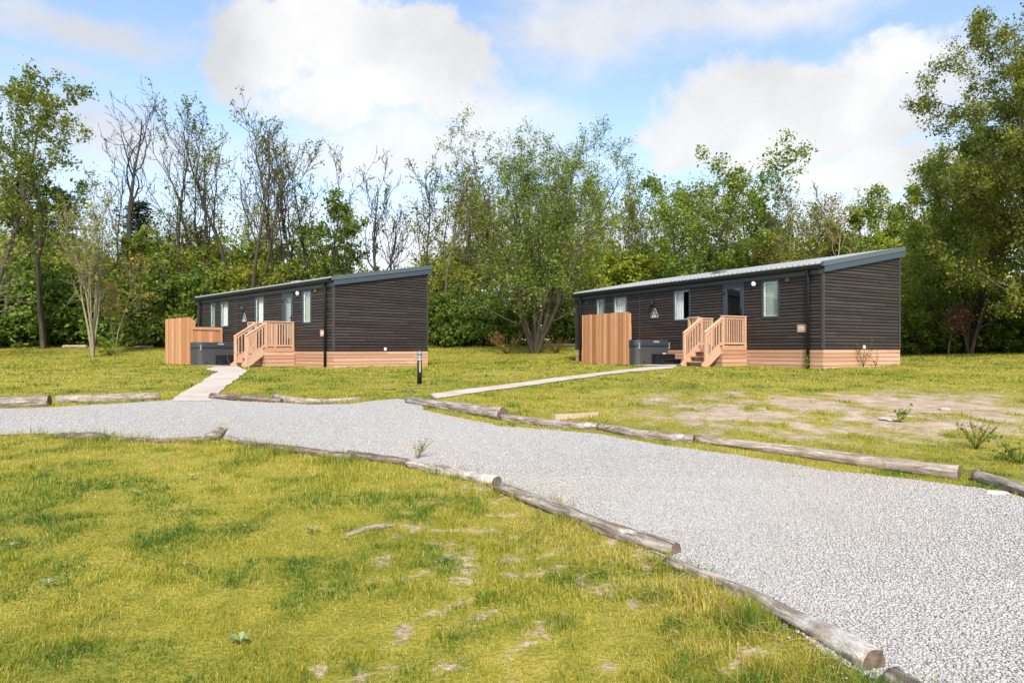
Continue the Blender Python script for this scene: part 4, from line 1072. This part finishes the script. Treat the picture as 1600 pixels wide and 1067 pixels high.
leafy('birch_tree', 178, 400, 36, 63, 'slim young tree with golden leaves beside the pale multi stem one', 'leaf_gold', 1000, .13, .8, 2, .3, 'bark_pale', r=.045, spreadst=.15)
leafy('birch_tree', -60, 330, 33, 66, 'pale leaning bare branches reaching in from the left photo edge', 'leaf_yellow', 500, .15, 1.2, 3, .25, 'bark_pale', lean=.25, r=.09, spreadst=.2)
leafy('oak_tree', 262, 375, 44, 64, 'rounded mid green tree left of the farther lodge end', 'leaf_mid', 9000, .19, 1.2, 2, .08, 'bark_brown', r=.12)
leafy('oak_tree', 365, 385, 52, 65, 'yellow green tree showing above the far end of the farther lodge', 'leaf_yellow', 7000, .2, 1.2, 2, .1, 'bark_brown', r=.12)
leafy('sapling', 1482, 475, 27, 67, 'thin reddish leaved sapling at the edge of the right thicket', 'leaf_red', 420, .12, .8, 2, .45, 'bark_brown', r=.025, spreadst=.08)

# --- dark pines far left
def pine(px, top, Y, seed, label):
    rn = random.Random(seed); h = top_h(top, Y, at(px, Y).z); br = [([Vector((0, 0, z * h)) for z in np.linspace(0, 1, 8)], list(np.linspace(.24, .03, 8)), 0)]; anc = []
    for i in range(30):
        f = .22 + .76 * i / 30; z = h * f; n = 4
        for j in range(n):
            a = rn.random() * 6.28; Lb = h * .27 * (1 - f) ** .7 * rn.uniform(.6, 1.2) + .3; pts = [Vector((0, 0, z))]
            for s in range(1, 6): pts.append(Vector((math.cos(a) * Lb * s / 5, math.sin(a) * Lb * s / 5, z + .10 * Lb * (s / 5) ** 2 - .02 * s + rn.gauss(0, .04))))
            br.append((pts, list(np.linspace(.05, .012, 6)), 2))
            for q in pts[2:]:
                for _ in range(3): anc.append(q + Vector((rn.gauss(0, .3), rn.gauss(0, .3), rn.gauss(0, .05))))
    return plant_tree('pine_tree', px, Y, br, anc, M['bark_dark'], M['needle'], 9000, .12, .32, seed, label, 'tree', 'dark pines beyond the left hedge', aspect=.45, flat=.6)
pine(28, 268, 56, 71, 'dark layered pine left of the other two, beyond the hedge')
pine(92, 285, 58, 72, 'dark layered pine between its two neighbours beyond the hedge')
pine(216, 306, 60, 73, 'dark layered pine right of the other two, beyond the hedge')

# --- bushes of the thicket: one of each kind, then copies
def bush_proto(seed, leafm, n, size, hgt=5.0, rad=2.3):
    rn = random.Random(seed); anc = []; st = []
    for i in range(26):
        a = rn.random() * 6.28; rr = rad * math.sqrt(rn.random()) * .8; z = hgt * (.12 + .8 * rn.random() * (1 - .35 * rr / rad)); br_ = rad * rn.uniform(.22, .45)
        c = Vector((rr * math.cos(a), rr * math.sin(a), z))
        for _ in range(34):
            d = rv(rn).normalized() * br_ * rn.uniform(.75, 1.1); d.z *= .7; q = c + d
            if q.z > .05: anc.append(q)
    for i in range(7):
        a = rn.random() * 6.28; st.append(((.2 * math.cos(a), .2 * math.sin(a), 0), (.35 * math.cos(a), .35 * math.sin(a), 1), hgt * .85, .05))
    br, _ = grow(rn, st, [LV(8, .1, .03, .85), LV(5, .2, .05, .8, (3, 5), .3, 1, 45, 10, .4, .3, .5)], 9, .01)
    b = empty('bush', (0, 0, 0), 0, 'bush', 'bush', 'thicket at the edge of the lawn')
    link('stem', branches_mesh('stem', br, (5, 3)), M['bark_brown'], b)
    link('foliage', leaves_mesh('foliage', anc, n, .10, size, seed, .02), leafm, b)
    return b
BP = {'d': [bush_proto(81, M['leaf_dark'], 7000, .20), bush_proto(82, M['leaf_dark'], 7000, .20)], 'm': [bush_proto(83, M['leaf_mid'], 6500, .19), bush_proto(84, M['leaf_mid'], 6500, .19)], 'y': [bush_proto(85, M['leaf_yellow'], 5500, .18)], 'o': [bush_proto(86, M['leaf_olive'], 5000, .18)]}
used = {}
def bush(px, top, Y, kind, label, wx=1.0, group=None, var=0):
    pr = BP[kind][var % len(BP[kind])]; first = id(pr) not in used; used[id(pr)] = 1
    o = pr if first else copy_tree(pr)
    g = at(px, Y); h = top_h(top, Y, g.z); s = h / 4.9
    o.location = g - Vector((0, 0, .08)); o.rotation_euler = (0, 0, (px * 1.37) % 6.28); o.scale = (s * wx, s * wx, s); o['label'] = label
    if group: o['group'] = group
LD = 'dense dark green bush of the thicket along the left side of the lawn'
for i, (x, t, Y) in enumerate([(-210, 370, 40), (-160, 385, 42), (-110, 375, 41), (-70, 390, 42), (-30, 385, 41), (12, 392, 43), (48, 388, 42.5), (85, 398, 43.5), (120, 410, 43), (152, 402, 44), (186, 408, 43), (218, 396, 44), (250, 392, 42.5), (285, 405, 42), (318, 402, 43)]): bush(x, t, Y, 'd', LD, 1.15, 'bushes of the left thicket', i)
LB = 'green bush in the woodland directly behind the farther lodge'
for i, (x, t, Y, k) in enumerate([(345, 405, 45, 'y'), (385, 400, 46, 'm'), (425, 400, 47, 'y'), (462, 395, 46, 'm'), (500, 405, 46, 'd'), (540, 412, 46, 'd'), (578, 425, 47, 'm')]): bush(x, t, Y, k, LB, 1.1, 'bushes behind the farther lodge', i)
LG = 'tall rounded yellow green shrub in the wood far behind the left thicket and farther lodge'
for i, (x, t, Y, k) in enumerate([(18, 345, 52, 'o'), (62, 368, 50, 'y'), (112, 340, 52, 'm'), (150, 378, 51, 'y'), (232, 372, 51, 'm'), (275, 340, 52, 'm'), (322, 375, 52, 'y'), (360, 350, 53, 'y'), (405, 385, 53, 'o'), (458, 352, 53, 'm'), (500, 392, 53, 'y'), (540, 358, 54, 'o'), (578, 400, 53, 'm'), (640, 405, 54, 'o'), (672, 385, 53, 'm'), (715, 362, 53, 'o'), (775, 352, 53, 'y')]): bush(x, t, Y, k, LG, .95, 'shrubs of the wood behind', i)
LH = 'tall rounded green shrub in the wood far behind the nearer lodge and the willow'
for i, (x, t, Y, k) in enumerate([(900, 345, 56, 'm'), (955, 378, 57, 'y'), (1030, 352, 56, 'o'), (1140, 380, 56, 'm'), (1205, 356, 56, 'y'), (1262, 388, 55, 'o'), (1318, 345, 54, 'y'), (1365, 352, 52, 'm'), (1408, 342, 50, 'y')]): bush(x, t, Y, k, LH, .95, 'shrubs of the wood behind', i)
LC = 'dark bush at the woodland edge between the two lodges'
for i, (x, t, Y, k) in enumerate([(655, 455, 43, 'd'), (688, 440, 42, 'd'), (722, 428, 43, 'd'), (758, 440, 42, 'd'), (795, 445, 43, 'd'), (870, 440, 43, 'd'), (905, 430, 44, 'd')]): bush(x, t, Y, k, LC, 1.1, 'bushes between the lodges', i)
for i, (x, t, Y, k) in enumerate([(700, 395, 46, 'y'), (745, 380, 47, 'o'), (880, 385, 47, 'y')]): bush(x, t, Y, k, 'pale yellow green bush behind the dark bushes between the two lodges', 1.1, 'bushes between the lodges', i)
LE = 'yellow green bush in the woodland behind the nearer lodge'
for i, (x, t, Y, k) in enumerate([(930, 375, 52, 'y'), (975, 385, 54, 'o'), (1020, 380, 52, 'y'), (1055, 390, 54, 'o'), (1140, 385, 53, 'y'), (1185, 390, 52, 'o'), (1235, 380, 53, 'y'), (1290, 375, 52, 'o')]): bush(x, t, Y, k, LE, 1.25, 'bushes behind the nearer lodge', i)
bush(1092, 372, 47, 'd', 'dark rounded bush at the foot of the tall maple behind the nearer lodge', 1.0)
LF = 'leafy bush of the thicket right of the nearer lodge'
for i, (x, t, Y, k) in enumerate([(1415, 430, 31, 'y'), (1440, 450, 29.5, 'm'), (1475, 440, 30, 'd'), (1505, 400, 31.5, 'y'), (1530, 455, 28.5, 'm'), (1565, 440, 28.5, 'd'), (1600, 430, 27.5, 'd'), (1640, 430, 26, 'd'), (1700, 430, 25, 'd'), (1760, 420, 25, 'm'), (1830, 420, 24, 'd'), (1585, 330, 31, 'm'), (1460, 380, 34, 'y')]): bush(x, t, Y, k, LF, 1.15, 'bushes of the right thicket', i)

# --- slim woodland trees beyond: a few kinds, copied
def slim_proto(seed, leafm, nleaf, bark):
    rn = random.Random(seed); h = 12.0
    lv = [LV(10, .06, .03, .88), LV(6, .16, .10, .8, (9, 12), .30, .97, 36, 10, .26, .45, .5), LV(4, .2, .05, .8, (4, 6), .2, 1, 42, 12, .45, .3, .5)]
    br, anc = grow(rn, [((0, 0, 0), (.02, 0, 1), h, .11)], lv, 1, .012)
    t = empty('slim_tree', (0, 0, 0), 0, 'slim', 'tree', 'slim trees of the wood beyond')
    link('trunk', branches_mesh('trunk', br, (6, 4, 3)), bark, t); link('crown', leaves_mesh('crown', anc, nleaf, .22, .2, seed), leafm, t)
    return t
SP = [slim_proto(91, M['leaf_olive'], 1500, M['bark_brown']), slim_proto(92, M['leaf_yellow'], 1700, M['bark_pale']), slim_proto(93, M['leaf_olive'], 700, M['bark_dark']), slim_proto(94, M['leaf_yellow'], 1300, M['bark_brown'])]
rs = random.Random(5); sl_used = set()
def slim(px, top, Y, label):
    k = rs.randrange(4); pr = SP[k]; o = pr if k not in sl_used else copy_tree(pr); sl_used.add(k)
    g = at(px, Y); s = top_h(top, Y, g.z) / 12.3; o.location = g - Vector((0, 0, .1)); o.rotation_euler = (0, 0, rs.random() * 6.28); o.scale = (s, s, s); o['label'] = label
for i in range(30): x = 880 + i * 14.5 + rs.uniform(-6, 6); slim(x, rs.uniform(285, 335) + (20 if 1180 < x < 1300 else 0), rs.uniform(54, 66), 'slim thin leaved tree of the wood beyond the nearer lodge')
for i in range(11): x = 655 + i * 19 + rs.uniform(-7, 7); slim(x, rs.uniform(275, 330), rs.uniform(50, 62), 'slim thin leaved tree of the wood beyond the willow')
for i in range(10): x = 262 + i * 26 + rs.uniform(-10, 10); slim(x, rs.uniform(300, 370), rs.uniform(52, 64), 'slim thin leaved tree of the wood beyond the farther lodge')
for i in range(6): x = 1330 + i * 42; slim(x, rs.uniform(290, 330), rs.uniform(46, 56), 'slim thin leaved tree of the wood beyond the right thicket')

# --- small plants
def weed(name, px, py, hpx, seed, label, nst=5, leaf='leaf_mid', flower=None, leafn=14, lsz=.05, spread=.35, cat='plant', group=None, thick=.006, loc=None):
    rn = random.Random(seed); g = G(px, py)
    if loc: g = Vector((loc.x, loc.y, float(H(loc.x, loc.y))))
    h = hpx * g.y / F; t = empty(name, g, 0, label, cat, group); m = MB(); anc = []; tips = []
    for i in range(nst):
        a = rn.random() * 6.28; p = Vector((0, 0, 0)); d = Vector((spread * math.cos(a), spread * math.sin(a), 1)).normalized(); pts = [p]
        hh = h * rn.uniform(.6, 1.05)
        for s in range(5): d = (d + rv(rn) * .12).normalized(); p = p + d * hh / 5; pts.append(p)
        m.tube(pts, list(np.linspace(thick, thick / 3, 6) * max(1, h * 1.6)), 4); anc += pts[1:]; tips.append(pts[-1])
        for j in range(2):
            q = pts[2 + j]; e = q + (d + rv(rn) * .6).normalized() * hh * .3; m.tube([q, e], [.003 * max(1, h), .0015], 3); anc += [e, q.lerp(e, .6)]; tips.append(e)
    m.build('stem', M['leaf_olive'], t)
    link('foliage', leaves_mesh('foliage', anc, leafn * nst, h * .035, lsz, seed, 0, .5), M[leaf], t)
    if flower:
        m = MB()
        for q in tips[:7]:
            m.lathe([(.0, .0), (.006, .002), (.008, .009), (.004, .014), (.0, .015)], tuple(q), 8)
        m.build('flower', flower, t)
    return t
M['petal'] = simple('yellow_petal', (.62, .36, .03), .6)
weed('weed_plant', 652, 718, 40, 101, 'yellow flowering weed growing by the gravel on the near road edge', 6, flower=M['petal'], lsz=.030, leafn=7, spread=.55, thick=.0032)
weed('weed_plant', 1342, 572, 52, 102, 'tall thin weed against the gable of the nearer lodge, left of its neighbour', 4, 'leaf_olive', lsz=.075, leafn=9, spread=.10, loc=FR.w(1.55, -.22))
weed('weed_plant', 1361, 571, 36, 103, 'thin weed against the gable of the nearer lodge, right of the taller one', 3, 'leaf_olive', lsz=.075, leafn=9, spread=.12, loc=FR.w(2.15, -.22))
weed('weed_plant', 1525, 702, 62, 104, 'bushy tall weed on the bare soil by the smooth right log', 13, 'leaf_yellow', lsz=.04, leafn=12, spread=.6)
weed('weed_plant', 1592, 725, 50, 105, 'leafy green weed at the right photo edge', 11, 'leaf_lime', lsz=.05, leafn=14, spread=.7)
weed('weed_plant', 1408, 660, 30, 106, 'small weed in the middle of the bare soil', 5, lsz=.06, leafn=10)
weed('weed_plant', 1263, 566, 26, 107, 'small weed at the foot of the downpipe of the nearer lodge', 4, lsz=.06, leafn=8, spread=.15, loc=FR.w(-.22, .36))
weed('weed_plant', 172, 556, 42, 108, 'wide nettle clump at the foot of the pale multi stem tree', 14, lsz=.13, leafn=24, spread=.9)
weed('weed_plant', 792, 553, 46, 109, 'dry reddish dock clump under the left of the willow', 34, 'leaf_red', lsz=.10, leafn=12, spread=.9)
weed('weed_plant', 868, 552, 36, 110, 'dry reddish dock clump under the right of the willow', 26, 'leaf_red', lsz=.09, leafn=10, spread=1.1)
rw = random.Random(8)
TALL = 'tall dry weed of the rough strip along the woodland edge'
def rough(px, py, i):
    g = G(px, py)
    o = wproto[i % 3] if i < 3 else copy_tree(wproto[i % 3]); o.location = g; o.rotation_euler = (0, 0, rw.random() * 6.28); s = rw.uniform(.7, 1.25); o.scale = (s, s, s)
wproto = [weed('weed_plant', 600, 540, 24, 120, TALL, 12, 'leaf_olive', lsz=.12, leafn=12, spread=.6, group='weeds along the woodland edge'), weed('weed_plant', 600, 540, 26, 121, TALL, 12, 'leaf_mid', lsz=.13, leafn=14, spread=.6, group='weeds along the woodland edge'), weed('weed_plant', 600, 540, 28, 122, TALL, 10, 'leaf_yellow', lsz=.10, leafn=10, spread=.5, group='weeds along the woodland edge')]
spots = [(x, 537) for x in range(4, 300, 13)] + [(x, 536.5) for x in range(672, 905, 10)] + [(1412 + k * 13, 551 - k * .1) for k in range(15)]
for i, (x, y) in enumerate(spots): rough(x + rw.uniform(-4, 4), y + rw.uniform(-.5, 1.2), i)
# broad lawn weeds near the camera
LW = [(20, 860, 'pale broad leaved weed low in the lawn at the left photo edge'), (75, 920, 'pale leaved rosette weed, nearest of the left lawn rosettes'), (300, 750, 'small pale rosette in the middle of the left lawn'), (490, 835, 'small pale rosette left of the dry stick'), (700, 880, 'small pale rosette right of the dry stick'), (215, 775, 'pale clover rosette beyond the other left lawn rosettes'), (375, 1010, 'broad leaf weed near the bottom edge of the lawn')]
def rosette(px, py, seed, label):
    r = np.random.default_rng(seed); g = G(px, py); n = 9; Vv = []; 
    for i in range(n):
        a = 6.28 * i / n + r.normal(0, .3); L_ = r.uniform(.03, .06); w = L_ * .45; d = np.array([math.cos(a), math.sin(a), .35]); b = np.array([-math.sin(a), math.cos(a), 0])
        for p in (d * .005, d * L_ * .6 + b * w / 2 + (0, 0, .01), d * L_, d * L_ * .6 - b * w / 2 + (0, 0, .01)): Vv.append(p + (0, 0, .025))
    q = np.arange(n) * 4
    o = link('lawn_weed', np_mesh('lawn_weed', Vv, np.stack([q, q + 1, q + 2, q + 3], 1), r.random(n)), M['clover'], None, g); tag(o, label, 'plant', 'rosette weeds in the near lawn')
M['clover'] = leafmat('pale_clover_leaf', [(0, (.16, .22, .06)), (.5, (.25, .30, .12)), (1, (.36, .38, .22))], .2)
for i, (x, y, l) in enumerate(LW): rosette(x, y, 200 + i, l)
# dry straw stems lying in the long grass by the near logs
m = MB()
rq = random.Random(77)
for i in range(230):
    k = rq.randrange(3)
    x, y = (rq.uniform(640, 1280), 0)
    yl = np.interp(x, [640, 770, 950, 1030, 1200, 1300], [735, 770, 850, 885, 980, 1040]) + abs(rq.gauss(0, 1)) * np.interp(x, [640, 1300], [30, 60]) + 12
    if k == 0: x, yl = rq.uniform(0, 1100), rq.uniform(760, 1060)
    if yl > 1066: continue
    g_ = G(x, yl); L_ = rq.uniform(.06, .26) * (.5 if k == 0 else 1); a = rq.random() * 6.28; el = rq.uniform(.0, .5); d = Vector((math.cos(a) * math.cos(el), math.sin(a) * math.cos(el), math.sin(el)))
    p0 = g_ + Vector((0, 0, .03)); m.tube([p0, p0 + d * L_ * .5, p0 + d * L_ + Vector((0, 0, -.02))], [.0016, .0014, .0008], 3, t=rq.uniform(.9, 1))
tag(m.build('straw', M['blade']), 'dry pale straw stems lying in the near lawn', 'straw', kind='stuff')

# ------------------------------------------------------------------ world: Nishita sky with procedural clouds
SUN_EL, SUN_AZ = R(44), R(176)           # azimuth of the sun measured clockwise from +Y
w = bpy.data.worlds.new('World'); sc.world = w; w.use_nodes = True
nt = w.node_tree; nt.nodes.clear()
class WT(NT):
    def __init__(s): s.t = nt; s.out = s.n('ShaderNodeOutputWorld')
t = WT()
sky = t.n('ShaderNodeTexSky', sky_type='NISHITA'); sky.sun_disc = False; sky.sun_elevation = SUN_EL; sky.sun_rotation = SUN_AZ
sky.air_density = 1.0; sky.dust_density = 1.0; sky.ozone_density = 1.2
tc = t.n('ShaderNodeTexCoord'); dirv = tc.outputs['Generated']
def vm(op, a, b):
    x = t.n('ShaderNodeVectorMath', operation=op); t.val(x.inputs[0], a); t.val(x.inputs[1], b)
    return x.outputs['Value'] if op in ('LENGTH',) else x.outputs[0]
warp = t.n('ShaderNodeTexNoise'); warp.inputs['Scale'].default_value = 4.2; warp.inputs['Detail'].default_value = 7; warp.inputs['Roughness'].default_value = .6; t.l(dirv, warp.inputs['Vector'])
wv = vm('MULTIPLY', vm('SUBTRACT', warp.outputs['Color'], (.5, .5, .5)), (.17, .17, .13))
dw = vm('ADD', dirv, wv)
def blob(px, py, rx, ry):
    d = Vector(((px - CX) / F, 1, (HY - py) / F)); ln = d.length; d /= ln
    q = vm('MULTIPLY', vm('SUBTRACT', dw, tuple(d)), (F * ln / rx, F * ln / rx * .6, F * ln / ry))
    x = t.n('ShaderNodeVectorMath', operation='LENGTH'); t.l(q, x.inputs[0])
    return t.math('SUBTRACT', 1, x.outputs['Value'])
def union(bs):
    a = bs[0]
    for b in bs[1:]: a = t.math('SMOOTH_MAX', a, b, .15)
    return a
fine = t.noise(vm('MULTIPLY', dirv, (1, 1, 1.5)), 9, 8, .62, .2)
finer = t.noise(dirv, 34, 8, .65, .3)
big = union([blob(430, 70, 130, 75), blob(560, 55, 150, 80), blob(650, 120, 190, 80), blob(520, 150, 130, 55), blob(1200, 165, 170, 85), blob(1330, 135, 150, 70), blob(1280, 215, 230, 60), blob(1080, 205, 90, 55), blob(1390, 275, 150, 45)])
cum = t.mrange(t.math('ADD', big, t.math('ADD', t.math('MULTIPLY', t.math('SUBTRACT', fine, .5), 1.6), t.math('MULTIPLY', t.math('SUBTRACT', finer, .5), .6))), -.12, .36, 0, .95)
soft = union([blob(930, 40, 330, 70), blob(1180, 15, 260, 50), blob(200, 215, 230, 70), blob(760, 180, 170, 70), blob(80, 20, 240, 40), blob(650, 240, 420, 70), blob(1430, 170, 130, 90), blob(90, 95, 90, 25), blob(800, 400, 1300, 130)])
wisp = t.noise(vm('MULTIPLY', dirv, (1, 1, 3.2)), 3.2, 8, .65, .5)
sf = t.mrange(t.math('ADD', t.math('MULTIPLY', soft, .75), t.math('MULTIPLY', t.math('SUBTRACT', wisp, .5), 1.5)), -.12, .74, .05, .85)
sep = t.n('ShaderNodeSeparateXYZ'); t.l(dirv, sep.inputs[0])
back = t.math('MULTIPLY', t.mrange(wisp, .45, .62), t.mrange(sep.outputs[1], .55, .2))      # the rest of the sky, out of view
alpha = t.math('MAXIMUM', t.math('MAXIMUM', cum, sf), t.math('MULTIPLY', back, .8))
skyc = t.n('ShaderNodeMix', data_type='RGBA', blend_type='MULTIPLY'); skyc.inputs[0].default_value = 1; t.l(sky.outputs[0], skyc.inputs[6]); skyc.inputs[7].default_value = (1.10, 1.08, 1.08, 1)
shade = t.noise(vm('ADD', dw, (0, 0, .05)), 4.0, 5, .5)
ccol = t.ramp(shade, [(.36, (2.75, 2.78, 2.82)), (.5, (3.35, 3.33, 3.3)), (.62, (3.85, 3.8, 3.72))])
mx = t.mix(alpha, skyc.outputs[2], ccol)
bg = t.n('ShaderNodeBackground'); bg.inputs['Strength'].default_value = .145; t.l(mx, bg.inputs['Color']); t.l(bg.outputs[0], t.out.inputs[0])

sd = bpy.data.lights.new('sun', 'SUN'); sd.energy = 3.4; sd.angle = R(9); sd.color = (1, .94, .84)
so = bpy.data.objects.new('sun', sd); COL.objects.link(so)
dv = Vector((math.sin(SUN_AZ) * math.cos(SUN_EL), math.cos(SUN_AZ) * math.cos(SUN_EL), math.sin(SUN_EL)))
so.rotation_euler = dv.to_track_quat('Z', 'Y').to_euler(); so.location = (0, -20, 30)

cd = bpy.data.cameras.new('camera'); cd.lens = 24; cd.sensor_width = 36; cd.clip_end = 2000; cd.clip_start = .05; cd.shift_y = (HY - 533.5) / 1600
co = bpy.data.objects.new('camera', cd); COL.objects.link(co); co.location = (0, 0, CAMZ); co.rotation_euler = (R(90), 0, 0)
sc.camera = co
sc.view_settings.view_transform = 'Standard'; sc.view_settings.look = 'None'; sc.view_settings.exposure = 0.88; sc.view_settings.gamma = 1
sc.cycles.max_bounces = 8; sc.cycles.transparent_max_bounces = 12
